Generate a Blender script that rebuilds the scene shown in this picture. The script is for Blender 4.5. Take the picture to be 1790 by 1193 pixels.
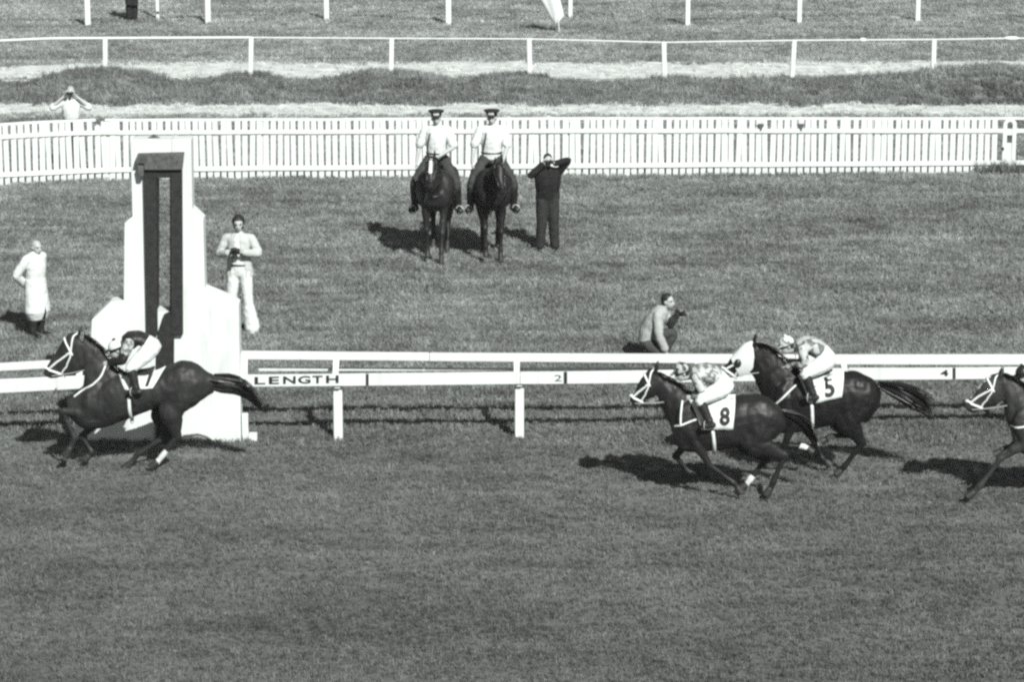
import bpy, bmesh, math, random
import numpy as np
from mathutils import Vector, Matrix, noise
from mathutils.bvhtree import BVHTree

random.seed(7)
rng = np.random.default_rng(7)
scene = bpy.context.scene
for o in list(bpy.data.objects):
    bpy.data.objects.remove(o)
COL = scene.collection

# ------------------------------------------------------------------ camera
F, CX, CY = 5500.0, 895.0, 596.5          # focal length and centre in photograph pixels (1790 wide)
CAMH = 12.2
TH = math.atan(1346.5 / F)
cam_d = bpy.data.cameras.new('camera')
cam_d.sensor_width = 36.0
cam_d.lens = F / 1790.0 * 36.0
cam_d.clip_end = 3000.0
cam = bpy.data.objects.new('camera', cam_d)
cam.location = (0, 0, CAMH)
cam.rotation_euler = (math.pi / 2 - TH, 0, 0)
COL.objects.link(cam)
scene.camera = cam

# ------------------------------------------------------------------ light
SUN_SIDE, SUN_BACK = 0.475, 1.09           # metres of shadow to the left / away per metre of height
sun_dir = Vector((SUN_SIDE, -SUN_BACK, 1.0)).normalized()   # towards the sun
SUN_EL = math.asin(sun_dir.z)
SUN_AZ = math.atan2(sun_dir.x, sun_dir.y)
sd = bpy.data.lights.new('sun', 'SUN')
sd.energy = 4.6
sd.angle = math.radians(0.5)
sd.color = (1.0, 0.99, 0.975)
sun = bpy.data.objects.new('sun', sd)
sun.rotation_euler = (-sun_dir).to_track_quat('-Z', 'Y').to_euler()
sun.location = (20, -40, 40)
COL.objects.link(sun)

world = bpy.data.worlds.new('World')
scene.world = world
world.use_nodes = True
wn, wl = world.node_tree.nodes, world.node_tree.links
sky = wn.new('ShaderNodeTexSky')
sky.sky_type = 'NISHITA'
sky.sun_disc = False
sky.sun_elevation = SUN_EL
sky.sun_rotation = SUN_AZ
bw = wn.new('ShaderNodeRGBToBW')           # black-and-white film
wl.new(sky.outputs[0], bw.inputs[0])
bg = wn['Background']
bg.inputs[1].default_value = 0.05
wl.new(bw.outputs[0], bg.inputs[0])

vs = scene.view_settings
vs.view_transform = 'Standard'
vs.look = 'None'
vs.gamma = 1.0
vs.use_curve_mapping = False
vs.exposure = 0.5
scene.render.engine = 'CYCLES'
scene.cycles.use_denoising = False
scene.cycles.pixel_filter_type = 'BLACKMAN_HARRIS'
scene.cycles.filter_width = 2.6
scene.cycles.max_bounces = 5
scene.cycles.caustics_reflective = False
scene.cycles.caustics_refractive = False

# ------------------------------------------------------------------ photo measurements -> metres
FW = Vector((0, math.cos(TH), -math.sin(TH)))
UPV = Vector((0, math.sin(TH), math.cos(TH)))
CAM = Vector((0, 0, CAMH))
def ray(px, py):
    return Vector(((px - CX) / F, 0, 0)) + UPV * ((CY - py) / F) + FW
def G(px, py, z=0.0):
    r = ray(px, py)
    return CAM + r * ((z - CAMH) / r.z)
def P(px, py, Y):
    r = ray(px, py)
    return CAM + r * (Y / r.y)
def lerp(a, b, t):
    return a + (b - a) * t
def interp(tab, x):
    return float(np.interp(x, [t[0] for t in tab], [t[1] for t in tab]))

# ------------------------------------------------------------------ materials (black-and-white tones)
TINT = (0.935, 1.0, 0.962)
def g3(v):
    return (v * TINT[0], v * TINT[1], v * TINT[2], 1.0)
MATS = {}
def mat(name, v, rough=0.7, var=0.12, scale=12.0, spec=0.3, v2=None, thr=None, coord='Object', bump=0.0, sheen=0.0):
    if name in MATS:
        return MATS[name]
    m = bpy.data.materials.new(name)
    m.use_nodes = True
    n, l = m.node_tree.nodes, m.node_tree.links
    b = n['Principled BSDF']
    b.inputs['Roughness'].default_value = rough
    b.inputs['Specular IOR Level'].default_value = spec
    if sheen:
        b.inputs['Sheen Weight'].default_value = sheen
    tc = n.new('ShaderNodeTexCoord')
    nz = n.new('ShaderNodeTexNoise')
    nz.inputs['Scale'].default_value = scale
    nz.inputs['Detail'].default_value = 5
    l.new(tc.outputs[coord], nz.inputs['Vector'])
    rp = n.new('ShaderNodeValToRGB')
    if v2 is None:
        rp.color_ramp.elements[0].position = 0.3
        rp.color_ramp.elements[1].position = 0.7
        rp.color_ramp.elements[0].color = g3(v * (1 - var))
        rp.color_ramp.elements[1].color = g3(v * (1 + var))
    else:
        t = thr or 0.5
        rp.color_ramp.elements[0].position = t - 0.03
        rp.color_ramp.elements[1].position = t + 0.03
        rp.color_ramp.elements[0].color = g3(v)
        rp.color_ramp.elements[1].color = g3(v2)
    l.new(nz.outputs['Fac'], rp.inputs[0])
    l.new(rp.outputs[0], b.inputs['Base Color'])
    if bump:
        bp = n.new('ShaderNodeBump')
        bp.inputs['Strength'].default_value = bump
        bp.inputs['Distance'].default_value = 0.02
        nz2 = n.new('ShaderNodeTexNoise')
        nz2.inputs['Scale'].default_value = scale * 3
        nz2.inputs['Detail'].default_value = 4
        l.new(tc.outputs[coord], nz2.inputs['Vector'])
        l.new(nz2.outputs['Fac'], bp.inputs['Height'])
        l.new(bp.outputs[0], b.inputs['Normal'])
    MATS[name] = m
    return m

def paint_mat():
    # white paint with faint weathering and grime streaks
    if 'white_paint' in MATS:
        return MATS['white_paint']
    m = mat('white_paint', 0.66, 0.6, 0.03, 6.0, 0.25)
    n, l = m.node_tree.nodes, m.node_tree.links
    b = n['Principled BSDF']
    src = b.inputs['Base Color'].links[0].from_socket
    geo = n.new('ShaderNodeNewGeometry')
    mp = n.new('ShaderNodeMapping')
    mp.inputs['Scale'].default_value = (9, 9, 1.2)
    l.new(geo.outputs['Position'], mp.inputs['Vector'])
    nz = n.new('ShaderNodeTexNoise')
    nz.inputs['Scale'].default_value = 1.0
    nz.inputs['Detail'].default_value = 6
    l.new(mp.outputs[0], nz.inputs['Vector'])
    rp = n.new('ShaderNodeValToRGB')
    rp.color_ramp.elements[0].position = 0.28
    rp.color_ramp.elements[0].color = (0.87, 0.87, 0.87, 1)
    rp.color_ramp.elements[1].position = 0.46
    rp.color_ramp.elements[1].color = (1, 1, 1, 1)
    l.new(nz.outputs['Fac'], rp.inputs[0])
    mx = n.new('ShaderNodeMixRGB')
    mx.blend_type = 'MULTIPLY'
    mx.inputs[0].default_value = 1.0
    l.new(src, mx.inputs[1])
    l.new(rp.outputs[0], mx.inputs[2])
    l.new(mx.outputs[0], b.inputs['Base Color'])
    return m
WHITE = paint_mat()
BLACK = mat('black_paint', 0.02, 0.6, 0.2, 10)
DARKBOARD = mat('dark_board', 0.022, 0.6, 0.35, 14)
GREYBOX = mat('grey_box', 0.085, 0.8, 0.4, 16)
SKIN = mat('skin', 0.40, 0.55, 0.06, 20, 0.35)
HAIRD = mat('dark_hair', 0.02, 0.5, 0.3, 60)
HAIRG = mat('grey_hair', 0.35, 0.6, 0.2, 60)
LEATHER = mat('dark_leather', 0.02, 0.35, 0.3, 20, 0.5)
STRAP = mat('white_strap', 0.72, 0.5, 0.06, 30)
REIN = mat('rein_leather', 0.3, 0.5, 0.15, 30)
COTTON = mat('white_cotton', 0.64, 0.85, 0.04, 12, 0.2, bump=0.25)
SHIRT = mat('white_shirt', 0.64, 0.85, 0.05, 10, 0.2, bump=0.3)
BREECH = mat('white_breeches', 0.64, 0.75, 0.05, 12, 0.2, bump=0.25)
HOOF = mat('hoof_horn', 0.03, 0.5, 0.3, 30)
SOCK = mat('white_hair', 0.6, 0.6, 0.15, 40)

# ------------------------------------------------------------------ object helpers
def tag(o, label=None, cat=None, group=None, kind=None):
    if label: o['label'] = label
    if cat: o['category'] = cat
    if group: o['group'] = group
    if kind: o['kind'] = kind
    return o
def empty(name, loc):
    o = bpy.data.objects.new(name, None)
    o.empty_display_size = 0.2
    o.location = loc
    COL.objects.link(o)
    return o
def mesh_from(name, verts, faces, mats, smooth=False):
    me = bpy.data.meshes.new(name)
    me.from_pydata([tuple(v) for v in verts], [], faces)
    for m in (mats if isinstance(mats, (list, tuple)) else [mats]):
        me.materials.append(m)
    if smooth:
        me.shade_smooth()
    me.update()
    return me
def add(name, me, parent=None, loc=None):
    o = bpy.data.objects.new(name, me)
    COL.objects.link(o)
    if parent is not None:
        o.parent = parent
    if loc is not None:
        o.location = loc
    return o
class MB:
    def __init__(self):
        self.v, self.f = [], []
    def raw(self, v, f):
        k = len(self.v)
        self.v += [tuple(p) for p in v]
        self.f += [tuple(i + k for i in q) for q in f]
        return self
    def box(self, a, b):
        (x0, y0, z0), (x1, y1, z1) = a, b
        v = [(x0, y0, z0), (x1, y0, z0), (x1, y1, z0), (x0, y1, z0), (x0, y0, z1), (x1, y0, z1), (x1, y1, z1), (x0, y1, z1)]
        return self.raw(v, [(0, 3, 2, 1), (4, 5, 6, 7), (0, 1, 5, 4), (1, 2, 6, 5), (2, 3, 7, 6), (3, 0, 4, 7)])
    def beam(self, a, b, w, h, up=(0, 0, 1)):
        # rectangular bar from a to b: w across (horizontal), h along up
        a, b, up = Vector(a), Vector(b), Vector(up)
        t = (b - a).normalized()
        s = t.cross(up).normalized()
        u = s.cross(t)
        v = []
        for p in (a, b):
            for i, j in ((-1, -1), (1, -1), (1, 1), (-1, 1)):
                v.append(p + s * (w / 2 * i) + u * (h / 2 * j))
        return self.raw(v, [(0, 1, 2, 3), (7, 6, 5, 4), (0, 4, 5, 1), (1, 5, 6, 2), (2, 6, 7, 3), (3, 7, 4, 0)])
    def prism(self, poly, d):
        # poly: world points (one plane), d: extrusion vector
        n = len(poly)
        d = Vector(d)
        v = [Vector(p) for p in poly] + [Vector(p) + d for p in poly]
        f = [tuple(range(n)), tuple(range(2 * n - 1, n - 1, -1))]
        f += [(i, i + n, (i + 1) % n + n, (i + 1) % n) for i in range(n)]
        return self.raw(v, f)
    def build(self, name, m, parent=None, smooth=False, bevel=0.0, origin=None):
        v = self.v
        if origin is not None:
            v = [(p[0] - origin[0], p[1] - origin[1], p[2] - origin[2]) for p in v]
        me = mesh_from(name, v, self.f, m, smooth)
        bm = bmesh.new(); bm.from_mesh(me)
        bmesh.ops.recalc_face_normals(bm, faces=bm.faces)
        bm.to_mesh(me); bm.free()
        o = add(name, me, parent)
        if bevel:
            md = o.modifiers.new('bevel', 'BEVEL')
            md.width = bevel; md.segments = 2; md.limit_method = 'ANGLE'
        return o

def catmull(pts, k):
    pts = np.asarray(pts, float)
    n = len(pts)
    if n < 3 or k < 2:
        return pts
    ext = np.vstack([2 * pts[0] - pts[1], pts, 2 * pts[-1] - pts[-2]])
    out = []
    for i in range(n - 1):
        p0, p1, p2, p3 = ext[i:i + 4]
        for j in range(k):
            t = j / k
            out.append(0.5 * ((2 * p1) + (p2 - p0) * t + (2 * p0 - 5 * p1 + 4 * p2 - p3) * t * t + (3 * p1 - p0 - 3 * p2 + p3) * t ** 3))
    out.append(pts[-1])
    return np.array(out)

def ringmesh(rings):
    # rings: list of (n,3) arrays -> closed tube with fan ends
    n = len(rings[0])
    v = [tuple(p) for r in rings for p in r]
    f = []
    for i in range(len(rings) - 1):
        for j in range(n):
            a, b = i * n + j, i * n + (j + 1) % n
            f.append((a, b, b + n, a + n))
    k = len(v)
    v.append(tuple(np.mean(rings[0], axis=0))); v.append(tuple(np.mean(rings[-1], axis=0)))
    for j in range(n):
        f.append((k, (j + 1) % n, j))
        f.append((k + 1, (len(rings) - 1) * n + j, (len(rings) - 1) * n + (j + 1) % n))
    return v, f

def loft(pts, rad, ref=(0, 1, 0), n=12, k=4, cap=True):
    """Tube through pts; rad entries r or (r_perp, r_along_ref)."""
    rr = [(r, r) if not isinstance(r, (tuple, list)) else tuple(r) for r in rad]
    data = np.hstack([np.asarray([tuple(p) for p in pts], float), np.asarray(rr, float)])
    d = catmull(data, k)
    c, r = d[:, :3], np.maximum(d[:, 3:], 0.0015)
    t = np.gradient(c, axis=0)
    t /= np.linalg.norm(t, axis=1)[:, None] + 1e-9
    ref = np.asarray(ref, float)
    rings = []
    ang = np.linspace(0, 2 * math.pi, n, endpoint=False)
    def ring(ci, ti, ri, s=1.0):
        side = ref - ti * ref.dot(ti)
        ln = np.linalg.norm(side)
        if ln < 1e-3:
            side = np.cross(ti, (1, 0, 0)); ln = np.linalg.norm(side)
        side = side / ln
        nor = np.cross(ti, side)
        return np.array([ci + nor * (math.cos(a) * ri[0] * s) + side * (math.sin(a) * ri[1] * s) for a in ang])
    if cap:
        m = min(r[0])
        for q in (80, 45):
            a = math.radians(q)
            rings.append(ring(c[0] - t[0] * m * math.sin(a), t[0], r[0], math.cos(a)))
    for i in range(len(c)):
        rings.append(ring(c[i], t[i], r[i]))
    if cap:
        m = min(r[-1])
        for q in (45, 80):
            a = math.radians(q)
            rings.append(ring(c[-1] + t[-1] * m * math.sin(a), t[-1], r[-1], math.cos(a)))
    return ringmesh(rings)

def ellipsoid(c, r, n=12, rot=None):
    rings = []
    for i in range(1, 9):
        a = math.pi * i / 9
        ring = []
        for j in range(n):
            b = 2 * math.pi * j / n
            p = Vector((r[0] * math.sin(a) * math.cos(b), r[1] * math.sin(a) * math.sin(b), r[2] * math.cos(a)))
            if rot is not None:
                p = rot @ p
            ring.append((c[0] + p.x, c[1] + p.y, c[2] + p.z))
        rings.append(np.array(ring))
    return ringmesh(rings)

def union(name, parts, voxel, smooth, mats, origin=(0, 0, 0)):
    """One continuous skin around overlapping closed pieces."""
    mb = MB()
    for v, f in parts:
        mb.raw(v, f)
    me = mesh_from(name + '_src', mb.v, mb.f, [])
    bm = bmesh.new(); bm.from_mesh(me)
    bmesh.ops.recalc_face_normals(bm, faces=bm.faces)
    bm.to_mesh(me); bm.free()
    o = bpy.data.objects.new(name + '_src', me)
    COL.objects.link(o)
    r = o.modifiers.new('r', 'REMESH'); r.mode = 'VOXEL'; r.voxel_size = voxel; r.adaptivity = 0.0
    if smooth:
        s = o.modifiers.new('s', 'SMOOTH'); s.factor = 0.5; s.iterations = smooth
    dg = bpy.context.evaluated_depsgraph_get()
    out = bpy.data.meshes.new_from_object(o.evaluated_get(dg))
    out.name = name
    bpy.data.objects.remove(o); bpy.data.meshes.remove(me)
    out.materials.clear()
    for m in (mats if isinstance(mats, (list, tuple)) else [mats]):
        out.materials.append(m)
    out.shade_smooth()
    return out
def displace(me, fn):
    n = len(me.vertices)
    co = np.empty(n * 3, 'f'); no = np.empty(n * 3, 'f')
    me.vertices.foreach_get('co', co); me.vertex_normals.foreach_get('vector', no)
    co = co.reshape(-1, 3); no = no.reshape(-1, 3)
    d = np.array([fn(c) for c in co.tolist()], 'f')
    me.vertices.foreach_set('co', (co + no * d[:, None]).ravel())
    me.update()
def tube_obj(name, pts, r, m, parent, ref=(0, 1, 0), n=8, k=4, cap=True):
    rad = r if isinstance(r, list) else [r] * len(pts)
    v, f = loft(pts, rad, ref, n, k, cap)
    return add(name, mesh_from(name, v, f, m, True), parent)

def text_mesh(body, bold=0.02, res=4):
    cu = bpy.data.curves.new('t', 'FONT')
    cu.body = body
    cu.offset = bold
    cu.resolution_u = res
    cu.fill_mode = 'FRONT'
    o = bpy.data.objects.new('t', cu)
    COL.objects.link(o)
    dg = bpy.context.evaluated_depsgraph_get()
    me = bpy.data.meshes.new_from_object(o.evaluated_get(dg))
    v = np.array([tuple(p.co) for p in me.vertices])
    f = [tuple(p.vertices) for p in me.polygons]
    bpy.data.objects.remove(o); bpy.data.curves.remove(cu); bpy.data.meshes.remove(me)
    lo, hi = v.min(0), v.max(0)
    v[:, 0] = (v[:, 0] - lo[0]) / (hi[0] - lo[0])
    v[:, 1] = (v[:, 1] - lo[1]) / (hi[1] - lo[1])
    return v[:, :2], f

# ------------------------------------------------------------------ ground
def turf_mat(name, blade):
    m = bpy.data.materials.new(name)
    m.use_nodes = True
    n, l = m.node_tree.nodes, m.node_tree.links
    b = n['Principled BSDF']
    b.inputs['Roughness'].default_value = 0.6
    b.inputs['Specular IOR Level'].default_value = 0.25
    geo = n.new('ShaderNodeNewGeometry')
    sep = n.new('ShaderNodeSeparateXYZ')
    l.new(geo.outputs['Position'], sep.inputs[0])
    def nz(scale, detail, sc=(1, 1, 1)):
        mp = n.new('ShaderNodeMapping'); mp.inputs['Scale'].default_value = sc
        l.new(geo.outputs['Position'], mp.inputs['Vector'])
        t = n.new('ShaderNodeTexNoise'); t.inputs['Scale'].default_value = scale; t.inputs['Detail'].default_value = detail
        l.new(mp.outputs[0], t.inputs['Vector'])
        return t.outputs['Fac']
    def mth(op, a, c):
        t = n.new('ShaderNodeMath'); t.operation = op
        for i, q in enumerate((a, c)):
            if isinstance(q, (int, float)): t.inputs[i].default_value = q
            else: l.new(q, t.inputs[i])
        return t.outputs[0]
    def ramp(fac, a, c, va, vb):
        t = n.new('ShaderNodeMapRange'); t.inputs[1].default_value = a; t.inputs[2].default_value = c
        t.inputs[3].default_value = va; t.inputs[4].default_value = vb
        l.new(fac, t.inputs[0])
        return t.outputs[0]
    # turf tone by distance: dense running track in front of the rail, rougher infield behind it
    zone = ramp(sep.outputs['Y'], 44.5, 48.5, 0.0, 1.0)
    zone2 = ramp(sep.outputs['Y'], 60.0, 78.0, 0.0, 1.0)
    zone0 = ramp(sep.outputs['Y'], 34.0, 44.0, 0.0, 0.03)      # darker towards the near edge of the track
    base = mth('ADD', mth('ADD', mth('MULTIPLY', zone, 0.058), mth('ADD', zone0, 0.153)), mth('MULTIPLY', zone2, 0.075))
    big = ramp(nz(0.55, 5, (0.6, 1.0, 1.0)), 0.3, 0.7, -0.26, 0.26)
    mid = ramp(nz(2.6, 4, (0.7, 1.0, 1.0)), 0.3, 0.7, -0.22, 0.22)
    streak = ramp(nz(1.0, 5, (0.22, 2.6, 1.0)), 0.32, 0.68, -0.26, 0.26)
    fine = ramp(nz(16.0, 3), 0.3, 0.7, -0.38, 0.38)
    amp = mth('ADD', mth('MULTIPLY', zone, 0.35), 0.6)
    fac = mth('ADD', mth('ADD', mth('MULTIPLY', mth('ADD', mth('ADD', big, mid), streak), amp), fine), 1.0)
    val = mth('MULTIPLY', base, fac)
    if blade:
        oi = n.new('ShaderNodeObjectInfo')
        val = mth('MULTIPLY', val, ramp(oi.outputs['Random'], 0, 1, 0.85, 1.2))
        at = n.new('ShaderNodeAttribute'); at.attribute_name = 'tone'
        val = mth('MULTIPLY', val, at.outputs['Fac'])
    else:
        val = mth('MULTIPLY', val, 0.75)
    cb = n.new('ShaderNodeCombineColor')
    for i in range(3):
        l.new(mth('MULTIPLY', val, TINT[i]), cb.inputs[i])
    l.new(cb.outputs[0], b.inputs['Base Color'])
    if blade:
        tr = n.new('ShaderNodeBsdfTranslucent')
        l.new(cb.outputs[0], tr.inputs['Color'])
        mx = n.new('ShaderNodeMixShader'); mx.inputs[0].default_value = 0.25
        l.new(b.outputs[0], mx.inputs[1]); l.new(tr.outputs[0], mx.inputs[2])
        l.new(mx.outputs[0], n['Material Output'].inputs['Surface'])
    else:
        bp = n.new('ShaderNodeBump'); bp.inputs['Strength'].default_value = 0.6; bp.inputs['Distance'].default_value = 0.04
        l.new(nz(22.0, 4), bp.inputs['Height'])
        l.new(bp.outputs[0], b.inputs['Normal'])
    return m
TURF = turf_mat('turf_ground', False)
BLADE = turf_mat('turf_blades', True)
mb = MB().raw([(-900, -60, 0), (900, -60, 0), (900, 1800, 0), (-900, 1800, 0)], [(0, 1, 2, 3)])
tag(mb.build('ground', TURF), kind='structure')

# pale dry strips behind the fence
SAND = mat('pale_dry_earth', 0.56, 0.95, 0.28, 2.5, 0.1, coord='Object', bump=0.6)
PALE_TOP = [(-200, 116), (0, 116), (150, 109), (300, 108), (420, 106), (600, 110), (800, 106), (1000, 109), (1200, 108), (1400, 107), (1600, 106), (2000, 105)]
def strip(name, top, bot, z):
    v, f = [], []
    xs = np.arange(-260, 2060, 12.0)
    for i, x in enumerate(xs):
        jt = 2.5 * noise.noise(Vector((x * 0.03, 3.1, z * 100))) + 2.0 * noise.noise(Vector((x * 0.13, 7.7, 0)))
        jb = 2.5 * noise.noise(Vector((x * 0.035, 13.1, z * 100)))
        a, b = G(x, interp(top, x) + jt), G(x, interp(bot, x) + jb)
        v += [(b.x, b.y, z), (a.x, a.y, z)]
        if i:
            k = 2 * i
            f.append((k - 2, k, k + 1, k - 1))
    me = mesh_from(name, v, f, SAND)
    return tag(add(name, me), kind='structure')
strip('sand_track', PALE_TOP, [(-300, 160), (2100, 160)], 0.006)
strip('dirt_path', [(-300, 178), (2100, 178)], [(-300, 214), (0, 212), (300, 207), (2100, 205)], 0.010)

# rough grassy bank with a lumpy crest
CREST = [(-200, 130), (-80, 122), (0, 143), (65, 136), (126, 122), (216, 121), (322, 141), (437, 124), (528, 138), (600, 130), (679, 121), (804, 137), (900, 124), (965, 133), (1036, 148), (1101, 140), (1171, 130), (1257, 136), (1367, 132), (1493, 132), (1594, 128), (1644, 121), (1694, 118), (1790, 119), (1900, 130), (2000, 122)]
Y_BANK0, Y_BANKC, Y_BANK1 = G(895, 184).y, G(895, 153).y, G(895, 149).y
_cs = np.arange(-200, 2001, 10.0)
_ch = np.array([max(0.02, 1.7 * (P(x, interp(CREST, x), Y_BANKC).z - 0.20)) for x in _cs])
_ch = np.convolve(np.pad(_ch, 3, mode='edge'), np.ones(7) / 7, mode='valid')
_cx = np.array([P(x, 150, Y_BANKC).x for x in _cs])
def crest_h(X):
    return float(np.interp(X, _cx, _ch))
def bank_z(X, Y):
    wob = 0.35 * noise.noise(Vector((X * 0.8, 5.0, 1.0)))
    y0 = Y_BANK0 + wob
    if Y <= y0 or Y >= Y_BANK1 + 0.6:
        return -0.02
    if Y <= Y_BANKC:
        t = (Y - y0) / (Y_BANKC - y0)
        s = math.sin(t * math.pi / 2) ** 1.2
    else:
        t = (Y - Y_BANKC) / (Y_BANK1 + 0.6 - Y_BANKC)
        s = math.cos(t * math.pi / 2)
    return crest_h(X) * s + 0.05 * noise.noise(Vector((X * 2.3, Y * 2.3, 0))) * s
v, f = [], []
xs = np.arange(-17, 17.01, 0.16); ys = np.linspace(Y_BANK0 - 0.5, Y_BANK1 + 0.7, 34)
for i, X in enumerate(xs):
    for j, Y in enumerate(ys):
        v.append((X, Y, bank_z(X, Y)))
        if i and j:
            a = i * len(ys) + j
            f.append((a - len(ys) - 1, a - 1, a, a - len(ys)))
tag(add('grass_bank', mesh_from('grass_bank', v, f, TURF, True)), kind='structure')

# ------------------------------------------------------------------ grass: tufted patches spread over the turf
def grass_patch(name, size, count, hgt, wid, lean, seed, tone_lo=0.75, tone_hi=1.3):
    r = np.random.default_rng(seed)
    V, Fc, T = [], [], []
    nclump = max(6, count // 9)
    cc = r.uniform(-size / 2, size / 2, (nclump, 2))
    ct = r.uniform(tone_lo, tone_hi, nclump)
    chh = r.uniform(0.65, 1.25, nclump)
    for i in range(count):
        q = r.integers(nclump)
        x, y = cc[q] + r.normal(0, 0.022, 2)
        h = hgt * chh[q] * r.uniform(0.6, 1.2)
        a = r.uniform(0, 2 * math.pi); w = wid * r.uniform(0.7, 1.3)
        ln = lean * r.uniform(0.2, 1.2); la = r.uniform(0, 2 * math.pi)
        dx, dy = math.cos(a) * w / 2, math.sin(a) * w / 2
        lx, ly = math.cos(la) * ln * h, math.sin(la) * ln * h
        k = len(V)
        V += [(x - dx, y - dy, -0.01), (x + dx, y + dy, -0.01),
              (x + lx * .35 + dx * .8, y + ly * .35 + dy * .8, h * .62), (x + lx * .35 - dx * .8, y + ly * .35 - dy * .8, h * .62),
              (x + lx, y + ly, h * (1.0 - 0.25 * ln))]
        Fc += [(k, k + 1, k + 2, k + 3), (k + 3, k + 2, k + 4)]
        T += [ct[q] * r.uniform(0.85, 1.15)] * 5
    me = mesh_from(name, V, Fc, BLADE)
    at = me.attributes.new('tone', 'FLOAT', 'POINT')
    at.data.foreach_set('value', np.array(T, 'f'))
    return bpy.data.objects.new(name, me)

def scatter(name, label, pts, scl, patches):
    """One stuff object: every patch variant instanced on its share of the points."""
    pts = np.asarray(pts, 'f'); n = len(pts)
    idx = rng.integers(0, len(patches), n)
    for pi, patch in enumerate(patches):
        sel = np.where(idx == pi)[0]
        me = bpy.data.meshes.new(name)
        me.vertices.add(len(sel))
        me.vertices.foreach_set('co', pts[sel].ravel())
        a = me.attributes.new('rotz', 'FLOAT', 'POINT'); a.data.foreach_set('value', rng.uniform(0, 6.283, len(sel)).astype('f'))
        a = me.attributes.new('siz', 'FLOAT', 'POINT'); a.data.foreach_set('value', np.asarray(scl, 'f')[sel])
        o = add(name, me)
        tag(o, label, 'grass', kind='stuff')
        ng = bpy.data.node_groups.new('spread', 'GeometryNodeTree')
        ng.interface.new_socket('Geometry', in_out='INPUT', socket_type='NodeSocketGeometry')
        ng.interface.new_socket('Geometry', in_out='OUTPUT', socket_type='NodeSocketGeometry')
        N, L = ng.nodes, ng.links
        gi, go = N.new('NodeGroupInput'), N.new('NodeGroupOutput')
        iop = N.new('GeometryNodeInstanceOnPoints')
        oi = N.new('GeometryNodeObjectInfo'); oi.inputs['Object'].default_value = patch
        ar = N.new('GeometryNodeInputNamedAttribute'); ar.data_type = 'FLOAT'; ar.inputs[0].default_value = 'rotz'
        asz = N.new('GeometryNodeInputNamedAttribute'); asz.data_type = 'FLOAT'; asz.inputs[0].default_value = 'siz'
        cx = N.new('ShaderNodeCombineXYZ')
        L.new(ar.outputs[0], cx.inputs[2])
        L.new(gi.outputs[0], iop.inputs['Points'])
        L.new(oi.outputs['Geometry'], iop.inputs['Instance'])
        L.new(cx.outputs[0], iop.inputs['Rotation'])
        L.new(asz.outputs[0], iop.inputs['Scale'])
        L.new(iop.outputs[0], go.inputs[0])
        md = o.modifiers.new('spread', 'NODES'); md.node_group = ng

def in_pale(X, Y):
    # 1 on the bare dry strips
    px = CX + F * X / (Y * math.cos(TH) + CAMH * math.sin(TH))
    if Y > Y_BANK1 + 0.5:
        return Y < G(px, interp(PALE_TOP, px)).y - 0.25 * abs(noise.noise(Vector((X, Y, 0)))) - 0.2
    return G(895, 206).y + 0.1 < Y < Y_BANK0 + 0.35 * noise.noise(Vector((X * 0.8, 5.0, 1.0))) + 0.1
def field(y0, y1, step, test=None, zf=None):
    out = []
    for Y in np.arange(y0, y1, step):
        hw = 0.163 * Y * 1.16 + 1.2
        for X in np.arange(-hw, hw, step):
            x, y = X + rng.uniform(-.5, .5) * step, Y + rng.uniform(-.5, .5) * step
            if test and not test(x, y):
                continue
            out.append((x, y, zf(x, y) if zf else 0.0))
    return out

# ------------------------------------------------------------------ running rail beside the track
def rail_y(px):                          # ground line of the rail
    return interp([(-100, G(0, 772).y), (428, G(428, 771).y), (907, G(907, 768).y), (1790, G(1790, 759).y), (2150, G(2150, 756).y)], px)
def bar_px(mb_, x0, x1, ytab0, ytab1, dY, thick, step=None, z0=None):
    """Horizontal board whose front face follows two lines measured in the photograph; Y from rail_y + dY."""
    xs = [x0, x1] if step is None else list(np.arange(x0, x1, step)) + [x1]
    v, f = [], []
    for i, x in enumerate(xs):
        Y = rail_y(x) + dY
        t, b = P(x, interp(ytab0, x), Y), P(x, interp(ytab1, x), Y)
        v += [b, t, t + Vector((0, thick, 0)), b + Vector((0, thick, 0))]
        if i:
            k = 4 * i
            for j in range(4):
                f.append((k - 4 + j, k + j, k + (j + 1) % 4, k - 4 + (j + 1) % 4))
    k = 4 * (len(xs) - 1)
    f += [(3, 2, 1, 0), (k, k + 1, k + 2, k + 3)]
    mb_.raw(v, f)
B_TOP = [(426, 656.5), (642, 653.5), (988, 650), (1300, 645.5), (1668, 643), (1790, 641.5), (2150, 638)]
B_BOT = [(426, 677), (642, 674.5), (988, 671), (1300, 667), (1668, 663), (1790, 661.5), (2150, 658)]
T_TOP = [(420, 616), (600, 617.5), (1000, 620), (1400, 622), (1790, 621.5), (2150, 621)]
T_BOT = [(420, 630), (600, 631), (1000, 634), (1400, 638), (1790, 639), (2150, 638.5)]
N_TOP = [(450, 643), (900, 644), (1300, 643.5), (1400, 643)]
N_BOT = [(450, 649.5), (900, 648.5), (1300, 646), (1400, 645.5)]
base = Vector((G(428, 770).x, rail_y(428), 0))
rail = tag(empty('running_rail', base), 'long white running rail with lettered distance board, right of the winning post', 'rail')
def rbuild(mb_, name, m, bevel=0.006, parent=rail, org=base):
    return mb_.build(name, m, parent, bevel=bevel, origin=org)
BOARDS = []
_rj = random.Random(3)
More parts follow.
